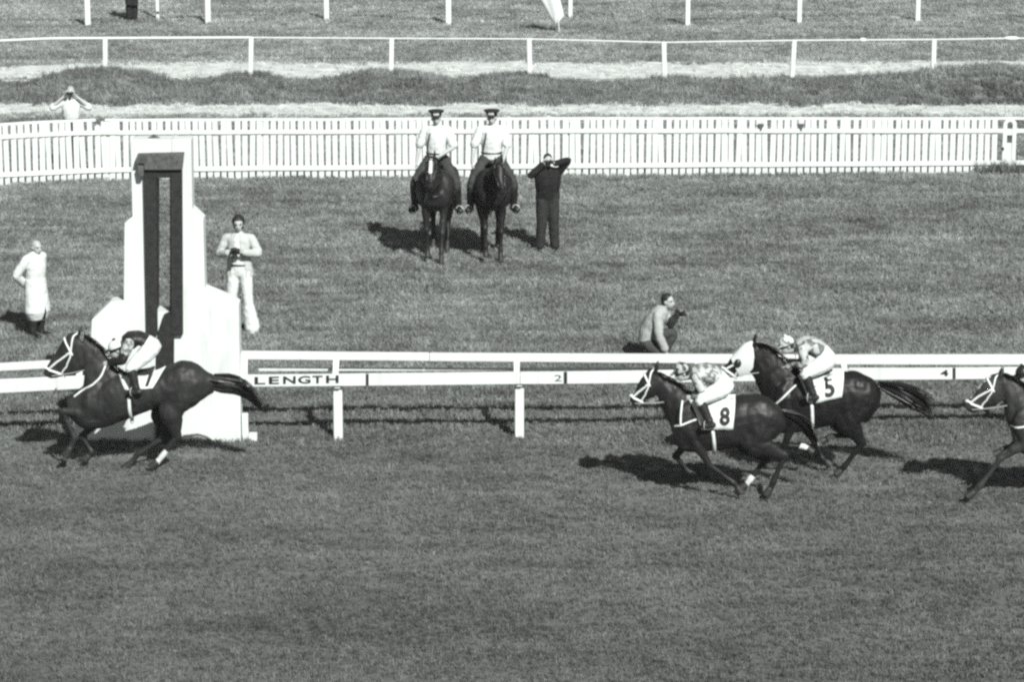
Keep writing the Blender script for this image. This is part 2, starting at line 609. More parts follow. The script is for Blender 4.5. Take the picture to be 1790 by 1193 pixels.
for a_, b_ in ((426, 909), (909.6, 1227), (1227.6, 1483), (1483.6, 1801), (1801.6, 2150)):
    j0, j1 = _rj.uniform(-.7, .7), _rj.uniform(-.7, .7)
    sag = lambda tab: [(x_, interp(tab, x_) + lerp(j0, j1, (x_ - a_) / (b_ - a_)) + .5 * math.sin(math.pi * (x_ - a_) / (b_ - a_))) for x_ in np.linspace(a_, b_, 7)]
    m_ = MB(); bar_px(m_, a_, b_, sag(B_TOP), sag(B_BOT), -0.12 + _rj.uniform(-.004, .004), 0.03, 40)
    BOARDS.append((a_, b_, rbuild(m_, 'distance_board', WHITE, 0.004)))
for a_, b_ in ((420, 750), (750.5, 1390), (1390.5, 2150)):
    j0, j1 = _rj.uniform(-.6, .6), _rj.uniform(-.6, .6)
    m_ = MB(); bar_px(m_, a_, b_, [(x_, interp(T_TOP, x_) + lerp(j0, j1, (x_ - a_) / (b_ - a_))) for x_ in np.linspace(a_, b_, 5)], [(x_, interp(T_BOT, x_) + lerp(j0, j1, (x_ - a_) / (b_ - a_))) for x_ in np.linspace(a_, b_, 5)], 0.42, 0.10, 40); rbuild(m_, 'top_rail', WHITE, 0.015)
m_ = MB(); bar_px(m_, 452, 1390, N_TOP, N_BOT, 0.62, 0.03, 60); rbuild(m_, 'back_rail', WHITE)
for px, by in ((591, 770), (908, 768), (1226, 766), (1482, 763), (1800, 759), (2080, 757)):
    Y = rail_y(px)
    zt = P(px, interp(B_TOP, px) + 6, Y).z
    X = P(px, 740, Y).x
    m_ = MB().beam((X, Y + 0.03, -0.1), (X, Y + 0.03, zt), 0.13, 0.11, (0, 1, 0))
    po = rbuild(m_, 'post', WHITE, 0.012)
    rbuild(MB().box((X - 0.04, Y - 0.088, zt - 0.14), (X + 0.04, Y - 0.027, zt - 0.02)), 'spacer', WHITE, 0)
    # arm that carries the top rail, set back from the track
    z1 = P(px, interp(T_BOT, px), Y + 0.47).z + 0.02
    m_ = MB().beam((X - 0.04, Y + 0.05, zt - 0.10), (X - 0.04, Y + 0.46, z1), 0.085, 0.06, (0, 1, 0))
    rbuild(m_, 'bracket', WHITE, 0.008)
# end upright next to the winning post, with its foot
Y = rail_y(428)
X = P(427, 740, Y).x
zt = P(427, 618, Y + 0.3).z
rbuild(MB().beam((X, Y + 0.02, P(427, 692, Y).z), (X, Y + 0.25, zt), 0.10, 0.08, (0, 1, 0)), 'end_bracket', WHITE, 0.008)
X2 = P(428, 740, Y).x
m_ = MB().beam((X2, Y + 0.05, -0.05), (X2, Y + 0.05, P(428, 725, Y).z), 0.09, 0.10, (0, 1, 0))
rbuild(m_, 'end_post', WHITE, 0.01)
m_ = MB().box((X2 + 0.048, Y - 0.02, -0.02), (X2 + 0.17, Y + 0.12, 0.10))
rbuild(m_, 'foot_block', WHITE, 0.01)
# lettering and distance ticks on the board
def board_at(px):
    return [o_ for a_, b_, o_ in BOARDS if a_ <= px <= b_][0]
def board_pt(px, py, out=0.009):
    Y = rail_y(px) - 0.12 - out
    return P(px, py, Y)
def board_text(body, x0, x1, ytop, ybot, bold, name):
    uv, fc = text_mesh(body, bold)
    v = [board_pt(x0 + (x1 - x0) * u, interp(ytop, x0 + (x1 - x0) * u) * w + interp(ybot, x0 + (x1 - x0) * u) * (1 - w)) - base for u, w in uv]
    o = add(name, mesh_from(name, v, fc, BLACK), board_at(x0))
    return o
LT = [(445, 659.5), (592, 656.5)]; LB = [(445, 672.5), (592, 670)]
letters = [('L', 445, 464), ('E', 470, 488), ('N', 495, 517), ('G', 521, 543), ('T', 546, 564), ('H', 570, 592)]
for ch, a, b in letters:
    board_text(ch, a, b, LT, LB, 0.025, 'letter')
board_text('2', 969, 982, [(0, 656)], [(0, 667)], 0.0, 'numeral')
board_text('4', 1644, 1658, [(0, 647)], [(0, 658)], 0.03, 'numeral')
for px, w in ((642, 5), (988.5, 6), (1668, 5)):
    v = [board_pt(px - w / 2, interp(B_BOT, px) - 0.3) - base, board_pt(px + w / 2, interp(B_BOT, px) - 0.3) - base,
         board_pt(px + w / 2, interp(B_TOP, px) + 0.5) - base, board_pt(px - w / 2, interp(B_TOP, px) + 0.5) - base]
    add('distance_mark', mesh_from('distance_mark', v, [(0, 1, 2, 3)], BLACK), board_at(px))

# short rail left of the winning post
baseL = Vector((G(60, 771).x, rail_y(60), 0))
railL = tag(empty('running_rail', baseL), 'white running rail running out of the picture behind the leading horse', 'rail')
def lb(mb_, name, bevel=0.008):
    return mb_.build(name, WHITE, railL, bevel=bevel, origin=baseL)
m_ = MB(); bar_px(m_, -400, 158, [(-400, 660), (0, 637), (160, 628)], [(-400, 673), (0, 650), (160, 641)], 0.30, 0.10, 60); lb(m_, 'top_rail', 0.015)
m_ = MB(); bar_px(m_, -400, 150, [(-400, 680), (0, 664), (150, 657)], [(-400, 704), (0, 688), (150, 680)], -0.12, 0.03, 60); lb(m_, 'board')
for px in (-300, -20, 138):
    Y = rail_y(px); X = P(px, 740, Y).x; zt = P(px, interp([(-400, 686), (0, 670), (150, 662)], px), Y).z
    lb(MB().beam((X, Y + 0.03, -0.1), (X, Y + 0.03, zt), 0.13, 0.11, (0, 1, 0)), 'post')
    z1 = P(px, interp([(-400, 673), (0, 650), (160, 641)], px), Y + 0.35).z + 0.02
    lb(MB().beam((X, Y + 0.05, zt - 0.1), (X, Y + 0.34, z1), 0.085, 0.06, (0, 1, 0)), 'bracket')

# ------------------------------------------------------------------ winning post
YW = G(420, 773).y
bw_ = Vector((G(286, 773).x, YW, 0))
wp = tag(empty('winning_post', bw_), 'tall stepped white winning post with dark slotted sighting frame', 'winning post')
def wpoly(pts, dY=0.0):
    return [P(x, y, YW + dY) for x, y in pts]
def wbuild(polys, name, m, dY, thick, bevel=0.012):
    m_ = MB()
    for q in polys:
        m_.prism(wpoly(q, dY), (0, thick, 0))
    return m_.build(name, m, wp, bevel=bevel, origin=bw_)
GY = 776
left = [(271.6, GY), (152, GY), (156, 640), (160, 560), (192, 529), (216, 526), (217, 391), (231, 379), (228, 262), (230, 245), (271.6, 244)]
right = [(299.4, 244), (334, 244), (335, 300), (336, 366), (355, 384), (358, 506), (400, 523), (417, 533), (419, 620), (421, GY), (299.4, GY)]
WT = 0.34
wbuild([left], 'panel', WHITE, 0, WT)
wbuild([right], 'panel', WHITE, 0, WT)
wbuild([[(299.4, 310), (271.6, 310), (271.6, 244), (299.4, 244)]], 'lintel', WHITE, 0.002, WT - 0.004, 0)
wbuild([[(299.4, GY), (271.6, GY), (271.6, 545), (299.4, 545)]], 'lower_panel', WHITE, 0.002, WT - 0.004, 0)
# dark frame in front of the slot
wbuild([[(275, 586), (257, 586), (251, 288), (273, 288)]], 'frame_board', DARKBOARD, -0.09, 0.085, 0.006)
wbuild([[(319.5, 586), (299, 586), (298, 288), (318, 288)]], 'frame_board', DARKBOARD, -0.09, 0.085, 0.006)
wbuild([[(298, 311), (273.4, 311), (273.4, 290), (297.8, 290)]], 'frame_head', DARKBOARD, -0.085, 0.075, 0)
wbuild([[(318, 297), (252, 297), (252, 286), (236.5, 285), (240, 270), (321, 268)]], 'cap_box', GREYBOX, -0.15, 0.12, 0.004)
wbuild([[(274, 544.5), (272, 544.5), (272, 311), (274, 311)]], 'slot_lining', DARKBOARD, -0.004, WT, 0)
wbuild([[(299, 544.5), (297, 544.5), (297, 311), (299, 311)]], 'slot_lining', DARKBOARD, -0.004, WT, 0)
wbuild([[(251, 308), (243, 308), (240, 290), (251, 290)]], 'cap_bracket', GREYBOX, -0.16, 0.13, 0.004)
# sighting pole below the slot down to the ground
wbuild([[(303, GY), (272, GY), (274, 640), (275, 592), (279, 573), (286, 551), (297, 545.5), (304, 585)]], 'sighting_pole', DARKBOARD, -0.075, 0.07, 0.006)
# small dark ornament on top
q = P(271, 248, YW + 0.15)
parts = [loft([q + Vector((-.09, 0, .05)), q + Vector((-.02, 0, .05)), q + Vector((.05, 0, .035)), q + Vector((.12, 0, .01))], [.02, .045, .04, .012], n=8),
         loft([q + Vector((-.01, 0, .05)), q + Vector((-.015, 0, .10))], [.03, .018], n=8),
         loft([q + Vector((0, 0, -.04)), q + Vector((0, 0, .05))], [.016, .016], n=6)]
orn = union('ornament', parts, 0.012, 2, GREYBOX)
for vv in orn.vertices: vv.co -= q
o = add('ornament', orn, None, q)
tag(o, 'small dark ornament on top of the white winning post', 'ornament')

# ------------------------------------------------------------------ picket fence
FB = [(-200, 333), (0, 326), (170, 318), (240, 316), (1000, 310), (1790, 304), (2000, 303)]
FT = [(-200, 224), (0, 218), (60, 214), (170, 210), (1000, 207), (1790, 207), (2000, 207)]
def fence_pt(px):
    return G(px, interp(FB, px) - 2)
f0 = fence_pt(895)
fence = tag(empty('picket_fence', f0), 'long white picket fence running across the infield behind the riders', 'fence')
pk = MB().box((-0.054, -0.011, 0), (0.054, 0.011, 0.97)).raw([(-0.054, -0.011, 0.97), (0.054, -0.011, 0.97), (0.054, 0.011, 0.97), (-0.054, 0.011, 0.97), (-0.022, -0.011, 1.0), (0.022, -0.011, 1.0), (0.022, 0.011, 1.0), (-0.022, 0.011, 1.0)], [(4, 5, 6, 7), (0, 1, 5, 4), (1, 2, 6, 5), (2, 3, 7, 6), (3, 0, 4, 7)])
pkm = mesh_from('picket', pk.v, pk.f, WHITE)
k = 0
x = -120.0
while x < 1900:
    if not (1738 < x < 1786):
        b = fence_pt(x)
        h = P(x, interp(FT, x), b.y).z
        o = add('picket', pkm, fence)
        z0 = 0.0 + random.uniform(-.015, .02)
        hh = h - z0 + random.uniform(-.012, .008)
        if 168 < x < 190: hh -= 0.09
        o.location = (b.x - f0.x, b.y - f0.y + 0.012, z0)
        o.scale = (random.uniform(.92, 1.06), 1, hh)
        o.rotation_euler = (random.uniform(-.01, .01), random.gauss(0, .011), random.uniform(-.03, .03))
        k += 1
    x += 12.15 + random.uniform(-.35, .35)
def fence_rail(name, off_top, hgt, dY, thick, x0=-130, x1=1900):
    m_ = MB(); v, f = [], []
    xs = list(np.arange(x0, x1, 45.0)) + [x1]
    for i, x in enumerate(xs):
        b = fence_pt(x)
        z = (P(x, interp(FT, x), b.y).z + off_top) if off_top > -0.5 else -off_top - 0.5 + 0.0
        z += 0.008 * noise.noise(Vector((x * 0.01, 2.2, 0)))
        p0 = Vector((b.x, b.y + dY, z))
        v += [p0, p0 + Vector((0, 0, hgt)), p0 + Vector((0, thick, hgt)), p0 + Vector((0, thick, 0))]
        if i:
            q = 4 * i
            for j in range(4):
                f.append((q - 4 + j, q + j, q + (j + 1) % 4, q - 4 + (j + 1) % 4))
    q = 4 * (len(xs) - 1)
    f += [(3, 2, 1, 0), (q, q + 1, q + 2, q + 3)]
    m_.raw(v, f)
    return m_.build(name, WHITE, fence, origin=f0, bevel=0.004)
fence_rail('cap_rail', -0.035, 0.05, 0.03, 0.07, x0=186)
fence_rail('cap_rail', -0.035, 0.05, 0.03, 0.07, x1=170)
fence_rail('upper_rail', -0.30, 0.085, -0.03, 0.025)
fence_rail('lower_rail', -0.5 - 0.17, 0.10, -0.03, 0.025)
for x in (-80, 190, 460, 727, 997, 1270, 1535, 1810):
    b = fence_pt(x); h = P(x, interp(FT, x), b.y).z
    MB().box((b.x - 0.13, b.y + 0.035, -0.1), (b.x + 0.13, b.y + 0.15, h - 0.045)).build('post', WHITE, fence, origin=f0, bevel=0.008)
# round-topped gate at the right-hand end
b = fence_pt(1762)
gate = tag(empty('gate', b), 'narrow round-topped white gate near the end of the picket fence', 'gate')
hg = P(1762, 208, b.y).z
def ab(name, a, c, m=WHITE):
    MB().box(a, c).build(name, m, gate, bevel=0.004)
ab('stile', (-0.14, -0.035, 0.04), (-0.055, 0.0, hg - 0.12))
ab('stile', (0.055, -0.035, 0.04), (0.14, 0.0, hg - 0.12))
arc_o = [(0.14 * math.cos(a), -0.04, hg - 0.12 + 0.14 * math.sin(a)) for a in np.linspace(0, math.pi, 13)]
arc_i = [(0.06 * math.cos(a), -0.04, hg - 0.12 + 0.07 * math.sin(a)) for a in np.linspace(0, math.pi, 13)]
m_ = MB()
vv = arc_o + arc_i + [(p_[0], 0.0, p_[2]) for p_ in arc_o + arc_i]
ff = []
for i in range(12):
    ff += [(i, i + 1, 14 + i, 13 + i), (26 + i + 1, 26 + i, 39 + i, 40 + i), (i, 26 + i, 27 + i, i + 1), (13 + i, 14 + i, 40 + i, 39 + i)]
m_.raw(vv, ff).build('arch', WHITE, gate)
ab('crossbar', (-0.053, -0.03, hg - 0.34), (0.053, -0.004, hg - 0.22))
ab('crossbar', (-0.053, -0.03, 0.12), (0.053, -0.004, hg - 0.50))
ab('back_board', (-0.052, 0.004, hg - 0.50), (0.052, 0.02, hg - 0.13), GREYBOX)
parts = [ellipsoid((-0.14, -0.07, 0.52), (0.035, 0.03, 0.035), 8)]
add('latch', mesh_from('latch', parts[0][0], parts[0][1], BLACK, True), gate)
# weeds at the gate
wp_ = []
for i in range(46):
    c = fence_pt(random.gauss(1752, 20)); wp_.append((c.x, c.y - abs(random.gauss(0, .12)) - 0.05, 0))
# two dark rags in the fence
for x, lab in ((1328, 'small dark rag between pickets of the fence, the one nearer the winning post'), (1398, 'small dark rag between pickets of the fence, the one nearer the round-topped gate')):
    b = fence_pt(x); h = P(x, 222, b.y).z
    c = Vector((b.x, b.y - 0.015, h))
    vv, ff = [], []
    for i in range(6):
        for j in range(5):
            u, w = (i / 5 - .5) * 2, j / 4
            vv.append((u * 0.075 * (1 - 0.75 * w) + .01 * math.sin(j * 2 + i), -0.012 - 0.014 * math.cos(i * 2.2 + j), 0.075 - 0.15 * w))
            if i and j:
                a = i * 5 + j; ff.append((a - 6, a - 1, a, a - 5))
    o = add('rag', mesh_from('rag', vv, ff, GREYBOX, True), None, c)
    s = o.modifiers.new('s', 'SOLIDIFY'); s.thickness = 0.006
    tag(o, lab, 'rag', 'dark rags on the picket fence')

# ------------------------------------------------------------------ rails beyond the bank
R2 = [(-150, 78), (0, 71), (90, 67), (440, 65.5), (685, 67), (925, 68), (1160, 74), (1388, 70.5), (1632, 69), (1790, 66.5), (1960, 66)]
YB = Y_BANKC + 0.05
b0 = Vector((P(895, 100, YB).x, YB, 0))
r2 = tag(empty('bank_rail', b0), 'thin white post and rail fence along the grassy bank', 'rail')
def tube_px(name, tab, x0, x1, step, r, Y, par, org):
    pts = [P(x, interp(tab, x), Y) - org for x in list(np.arange(x0, x1, step)) + [x1]]
    return tube_obj(name, pts, r, WHITE, par, (0, 1, 0), 8, 2)
tube_px('rail', R2, -150, 440, 45, 0.034, YB, r2, b0)
tube_px('rail', R2, 441, 1960, 60, 0.020, YB, r2, b0)
for x, yb in ((-65, 128), (185, 127), (440, 127), (685, 125), (925, 142), (1160, 134), (1388, 136), (1632, 130), (1880, 130)):
    X = P(x, 100, YB).x; zt = P(x, interp(R2, x), YB).z
    lean = random.uniform(-.05, .05)
    m_ = MB().beam((X + lean, YB - 0.02, -0.1), (X, YB, zt + 0.02), 0.115, 0.09, (0, 1, 0))
    m_.build('post', WHITE, r2, origin=b0, bevel=0.012)
for x in (1508, 1768):
    q = P(x, interp(R2, x), YB) - b0
    vv, ff = ellipsoid(q, (0.095 if x < 1600 else 0.2, 0.05, 0.055), 10)
    add('rail_joint', mesh_from('rail_joint', vv, ff, WHITE, True), r2)
# far running rail whose posts reach the top of the picture
b1 = G(895, 42)
r3 = tag(empty('far_rail', b1), 'far white running rail with thick posts at the top edge', 'rail')
tops = []
for x, yb, w in ((-60, 47, .15), (154, 46, .15), (364, 41, .15), (571, 36, .14), (784, 43, .15), (997, 31, .12), (1202, 46, .13), (1397, 41, .13), (1604, 38, .13), (1810, 38, .13)):
    c = G(x, yb)
    m_ = MB().beam((c.x, c.y, -0.1), (c.x, c.y + 0.02, 1.08), w, 0.11, (0, 1, 0))
    m_.build('post', WHITE, r3, origin=b1, bevel=0.012)
    tops.append(c + Vector((0, 0, 1.08)) - b1)
tube_obj('top_rail', tops, 0.03, WHITE, r3, (0, 1, 0), 8, 4)
# slim stake standing beyond the far rail
c = G(276, 34)
o = MB().box((-0.045, -0.045, -0.1), (0.045, 0.045, 1.3)).box((-0.055, -0.055, 1.3), (0.055, 0.055, 1.34)).build('stake', WHITE, None, bevel=0.006)
o.location = c
tag(o, 'slim white stake standing beside the far onlooker at the top edge', 'stake')
# white pennant on a leaning stick
c = G(978, 58)
fl = tag(empty('flag', c), 'white pennant hanging from a stick by the far rail', 'flag')
tube_obj('stick', [(0, 0, -0.05), (-0.05, 0.02, 0.6), (-0.12, 0.05, 1.45)], [0.016, 0.014, 0.012], WHITE, fl)
vv, ff = [], []
FLL = [(-24, 936), (5, 949), (14, 955), (28, 961), (44, 971)]; FLR = [(-24, 973), (5, 981), (16, 983), (24, 987), (31, 985), (38, 976), (44, 972)]
for i in range(8):
    for j in range(9):
        u, w = i / 7, j / 8
        py = -24 + 68 * w
        q = P(interp(FLL, py) * (1 - u) + interp(FLR, py) * u, py, c.y - 0.05) - c
        vv.append((q.x, q.y + 0.05 * math.sin(u * 7 + w * 2) * (0.4 + u), q.z))
        if i and j:
            a = i * 9 + j; ff.append((a - 10, a - 1, a, a - 9))
o = add('cloth', mesh_from('cloth', vv, ff, COTTON, True), fl)
s = o.modifiers.new('s', 'SOLIDIFY'); s.thickness = 0.004

# ------------------------------------------------------------------ animals
class Body:
    """Horse in its own frame: x forward, y left, z up (metres)."""
    pass
def profile_loft(st, n=18, k=4, expo=2.3, closed=True):
    # st: (tx, tz, bx, bz, halfwidth[, y])
    d = catmull([list(s[:5]) + [s[5] if len(s) > 5 else 0.0] for s in st], k)
    rings = []
    ang = np.linspace(0, 2 * math.pi, n, endpoint=False)
    def ring(q, s=1.0):
        tx, tz, bx, bz, w, y = q
        c = np.array([(tx + bx) / 2, y, (tz + bz) / 2]); h = np.array([(tx - bx) / 2, 0, (tz - bz) / 2])
        out = []
        for a in ang:
            ca, sa = math.cos(a), math.sin(a)
            e = 2 / expo
            cc = math.copysign(abs(ca) ** e, ca); ss = math.copysign(abs(sa) ** e, sa)
            out.append(c + h * (cc * s) + np.array([0, ss * w * s, 0]))
        return np.array(out)
    rings.append(ring(d[0], 0.55))
    for q in d: rings.append(ring(q))
    rings.append(ring(d[-1], 0.55))
    return ringmesh(rings), d

FORE_R = [(.13, .075), (.095, .065), (.066, .05), (.048, .042), (.05, .043), (.036, .031), (.034, .030), (.046, .041), (.037, .034), (.046, .042)]
HIND_R = [(.20, .10), (.185, .105), (.13, .082), (.078, .056), (.066, .046), (.043, .036), (.038, .034), (.048, .042), (.039, .035), (.047, .042)]
def leg_parts(S, E, K, Fk, H, hind, thick=1.0):
    S, E, K, Fk, H = [Vector(q) for q in (S, E, K, Fk, H)]
    R = [(a * thick, b * thick) for a, b in (HIND_R if hind else FORE_R)]
    hoof_d = (H - Fk)
    A = Fk + hoof_d * 0.55                         # top of the hoof
    pts = [S, E, E.lerp(K, .45), E.lerp(K, .86), K, K.lerp(Fk, .22), K.lerp(Fk, .72), Fk, Fk.lerp(A, .6), A]
    if hind:                                       # point of hock stands out behind
        back = Vector((-1, 0, 0.6)).normalized()
        pts[4] = K + back * 0.012
    else:
        pts[4] = K + Vector((0.008, 0, 0))
    leg = loft(pts, R, (0, 1, 0), 12, 3)
    return leg, (A - hoof_d.normalized() * 0.015, H, hoof_d.normalized())
def hoof_mesh(A, H, d):
    f = Vector((0, 1, 0)).cross(d)
    if f.x < 0: f = -f
    H2 = A + d * max((H - A).length, 0.085)
    pts = [A - d * .01, A.lerp(H2, .3) + f * .006, A.lerp(H2, .75) + f * .016, H2 + f * .022]
    return loft(pts, [(.040, .038), (.048, .044), (.056, .050), (.062, .054)], (0, 1, 0), 12, 2, cap=False)

def coat_mat(name, v, rough=0.46, patch=0.25):
    m = mat(name, v, rough, patch, 3.5, 0.32)
    n, l = m.node_tree.nodes, m.node_tree.links
    b = n['Principled BSDF']
    tc = n.new('ShaderNodeTexCoord')
    mp = n.new('ShaderNodeMapping'); mp.inputs['Scale'].default_value = (1.0, 1.0, 1.6)
    l.new(tc.outputs['Object'], mp.inputs['Vector'])
    nz = n.new('ShaderNodeTexNoise'); nz.inputs['Scale'].default_value = 9.0; nz.inputs['Detail'].default_value = 5
    l.new(mp.outputs[0], nz.inputs['Vector'])
    bp = n.new('ShaderNodeBump'); bp.inputs['Strength'].default_value = 0.22; bp.inputs['Distance'].default_value = 0.03
    l.new(nz.outputs['Fac'], bp.inputs['Height'])
    l.new(bp.outputs[0], b.inputs['Normal'])
    mr = n.new('ShaderNodeMapRange'); mr.inputs[3].default_value = rough - 0.08; mr.inputs[4].default_value = rough + 0.16
    l.new(nz.outputs['Fac'], mr.inputs[0]); l.new(mr.outputs[0], b.inputs['Roughness'])
    return m
COATS = {'bay': coat_mat('dark_bay_coat', 0.022), 'brown': coat_mat('brown_coat', 0.014), 'black': coat_mat('black_coat', 0.008),
         'chestnut': coat_mat('chestnut_coat', 0.030), 'pbay': coat_mat('police_bay_coat', 0.020), 'pblack': coat_mat('police_black_coat', 0.013)}
MANE = mat('mane_hair', 0.012, 0.45, 0.4, 30, 0.5)

def strands(paths, w0, m, name, parent):
    V, Fc = [], []
    for pts in paths:
        pts = np.asarray(pts); n = len(pts)
        a = rng.uniform(0, math.pi)
        s = np.array([0.25 * math.cos(a), math.sin(a), 0.6 * math.cos(a)])
        k = len(V)
        for i, p in enumerate(pts):
            w = w0 * (1 - (i / (n - 1)) ** 1.5 * 0.9)
            V += [tuple(p - s * w), tuple(p + s * w)]
            if i:
                Fc.append((k + 2 * i - 2, k + 2 * i - 1, k + 2 * i + 1, k + 2 * i))
    return add(name, mesh_from(name, V, Fc, m, True), parent)

def make_horse(root, frame, coat, trunk, neck, head, legs, tail, socks=(), blaze=False, flow=1.0, ears=None, tail_r=(.05, .10, .12, .09, .03), n_tail=150, mane_side=1, thick=1.0):
    """frame: 3x3 matrix (columns: forward, left, up) from the horse's frame to the world."""
    H = Body(); H.root = root; H.frame = frame
    H.holder = root
    root.rotation_euler = frame.to_euler()
    parts = []
    tl, H.trunk = profile_loft(trunk, 20, 4, 2.25)
    nl, H.neck = profile_loft(neck, 16, 4, 2.0)
    hl, H.head = profile_loft(head, 16, 4, 2.2)
    parts += [tl, nl, hl]
    hooves = []
    for i, (S, E, K, Fk, Hh, hind) in enumerate(legs):
        lp, hf = leg_parts(S, E, K, Fk, Hh, hind, thick)
        parts.append(lp); hooves.append(hf)
        S, E = Vector(S), Vector(E)
        sg = 1 if S.y > 0 else -1
        if hind:   # quarter muscle
            parts.append(loft([S + Vector((.02, 0, .10)), S.lerp(E, .5) + Vector((-.05, sg * .02, 0)), E + Vector((-.03, 0, .0))], [(.17, .105), (.195, .11), (.125, .08)], (0, 1, 0), 12, 3))
        else:      # shoulder and forearm muscle
            parts.append(loft([S + Vector((-.10, -sg * .03, .16)), S + Vector((.02, sg * .02, -.02)), E + Vector((-.03, 0, -.02))], [(.10, .05), (.13, .07), (.09, .06)], (0, 1, 0), 12, 3))
    # jaw, nostril, eye ridges
    def hpt(t, phi, off=0.0):
        q = H.head[min(len(H.head) - 1, max(0, int(round(t * (len(H.head) - 1)))))]
        tx, tz, bx, bz, w, y = q
        c = Vector(((tx + bx) / 2, y, (tz + bz) / 2)); h = Vector(((tx - bx) / 2, 0, (tz - bz) / 2))
        hl_ = h.length
        return c + h * (math.cos(phi) * (hl_ + off) / hl_) + Vector((0, math.sin(phi) * (w + off), 0))
    H.hpt = hpt
    up = Vector((H.head[0][0] - H.head[0][2], 0, H.head[0][1] - H.head[0][3])).normalized()
    fwd_h = (hpt(1, 0) - hpt(0, 0)).normalized()
    for sg in (1, -1):
        parts.append(ellipsoid(hpt(.33, sg * 1.15, -0.02), (.035, .03, .03), 8))
        parts.append(ellipsoid(hpt(.90, sg * 1.0, -0.012), (.022, .018, .018), 8))
        e0 = hpt(0.02, sg * .85, -0.01)
        ed = (ears or (Vector((-0.35, 0, 1.0)))).normalized()
        parts.append(loft([e0 - ed * .03, e0 + ed * .05 + Vector((0, sg * .012, 0)), e0 + ed * .10 + Vector((0, sg * .016, 0)), e0 + ed * .155 + Vector((0, sg * .008, 0))],
                          [(.022, .030), (.024, .030), (.018, .022), (.006, .007)], (0, 1, 0), 8, 2))
    me = union('body', parts, 0.0145, 4, [coat, SOCK])
    displace(me, lambda c_: (.017 * noise.noise(Vector((c_[0] * 7, c_[1] * 5 + 3, c_[2] * 4.5))) + .008 * noise.noise(Vector((c_[0] * 15, c_[1] * 9, c_[2] * 9 + 4)))) * (1.0 if c_[2] > .75 else .25))
    # white markings
    fets = [Vector(legs[i][3]) for i in socks]
    ends = [Vector(legs[i][4]) for i in socks]
    if socks or blaze:
        co = np.array([tuple(q.center) for q in me.polygons])
        idx = np.zeros(len(co), dtype=np.int32)
        for a, b in zip(fets, ends):
            a2 = a + (a - b) * 0.35
            ab_ = np.array(b - a2); t = np.clip(((co - np.array(a2)) @ ab_) / ab_.dot(ab_), 0, 1)
            dd = np.linalg.norm(co - (np.array(a2) + t[:, None] * ab_), axis=1)
            idx[(dd < .07) & (t > 0.02)] = 1
        if blaze:
            for t in np.linspace(.2, .44 if flow < .5 else .8, 12):
                q = np.array(hpt(t, 0))
                idx[np.linalg.norm(co - q, axis=1) < (.030 if t < .45 else .020)] = 1
        me.polygons.foreach_set('material_index', idx)
    H.body = add('body', me, root)
    bm = bmesh.new(); bm.from_mesh(me); H.bvh = BVHTree.FromBMesh(bm); bm.free()
    for A, Hh, d in hooves:
        vv, ff = hoof_mesh(A, Hh, d)
        add('hoof', mesh_from('hoof', vv, ff, HOOF, True), root)
    for sg in (1, -1):
        vv, ff = ellipsoid(hpt(.33, sg * 1.15, 0.006), (.022, .014, .018), 8)
        add('eye', mesh_from('eye', vv, ff, mat('eye', 0.006, 0.1, 0.1, 10, 0.6), True), root)
    # mane
    pts = []
    crest = [(q[0], q[1]) for q in H.neck]
    for i in range(230):
        t = rng.uniform(0, 1) * (len(crest) - 1)
        a = int(min(t, len(crest) - 2)); fr = t - a
        x, z = lerp(crest[a][0], crest[a + 1][0], fr), lerp(crest[a][1], crest[a + 1][1], fr)
        L_ = rng.uniform(.10, .2)
        sd = mane_side * rng.uniform(.3, 1.0)
        p0 = np.array([x, rng.normal(0, .01), z - .015])
        bx = -flow * rng.uniform(.3, 1.0); lift = rng.uniform(.1, .6) * flow
        path = []
        for u in np.linspace(0, 1, 6):
            path.append(p0 + np.array([bx * L_ * u, sd * .085 * math.sin(min(u * 2.2, 1.57)) + .015 * sd, .03 * math.sin(u * 3) * lift + .012 - L_ * (1 - 0.75 * flow) * u * u - 0.04 * u * u]))
        pts.append(path)
    strands(pts, 0.011, MANE, 'mane', root); pts = []
    # forelock
    for i in range(30):
        p0 = np.array(hpt(0.0, rng.normal(0, .3), 0.0)); d1 = np.array(fwd_h)
        pts.append([p0 + d1 * (.14 * u) * rng.uniform(.8, 1.1) + np.array(up) * (.02 * math.sin(3 * u)) for u in np.linspace(0, 1, 5)])
    strands(pts, 0.011, MANE, 'forelock', root)
    # tail
    tp = catmull([list(q) for q in tail], 6)
    pts = []
    nT = len(tp)
    for i in range(n_tail):
        off = np.clip(rng.normal(0, 1, 3), -1.5, 1.5) * 0.5
        s1 = rng.uniform(0.75, 1.0); end = max(4, int(nT * s1))
        path = []
        for j in range(end):
            u = j / (nT - 1)
            r = float(np.interp(u, np.linspace(0, 1, len(tail_r)), tail_r))
            wob = np.array([0.25 * math.sin(5 * u + off[1] * 4), 0.25 * math.sin(4 * u + off[2] * 5), 0.25 * math.cos(6 * u + off[0] * 4)])
            path.append(tp[j] + (off + wob * u) * r)
        pts.append(path)
    to = strands(pts, 0.02, MANE, 'tail', root)
    core_n = int(nT * .72)
    cr = [float(np.interp(j / (nT - 1), np.linspace(0, 1, len(tail_r)), tail_r)) * .8 * (1 - .75 * (j / core_n) ** 2) for j in range(core_n)]
    vv, ff = loft([tuple(q) for q in tp[:core_n]], cr, (0, 1, 0), 10, 1)
    add('tail_core', mesh_from('tail_core', vv, ff, MANE, True), to)
    return H

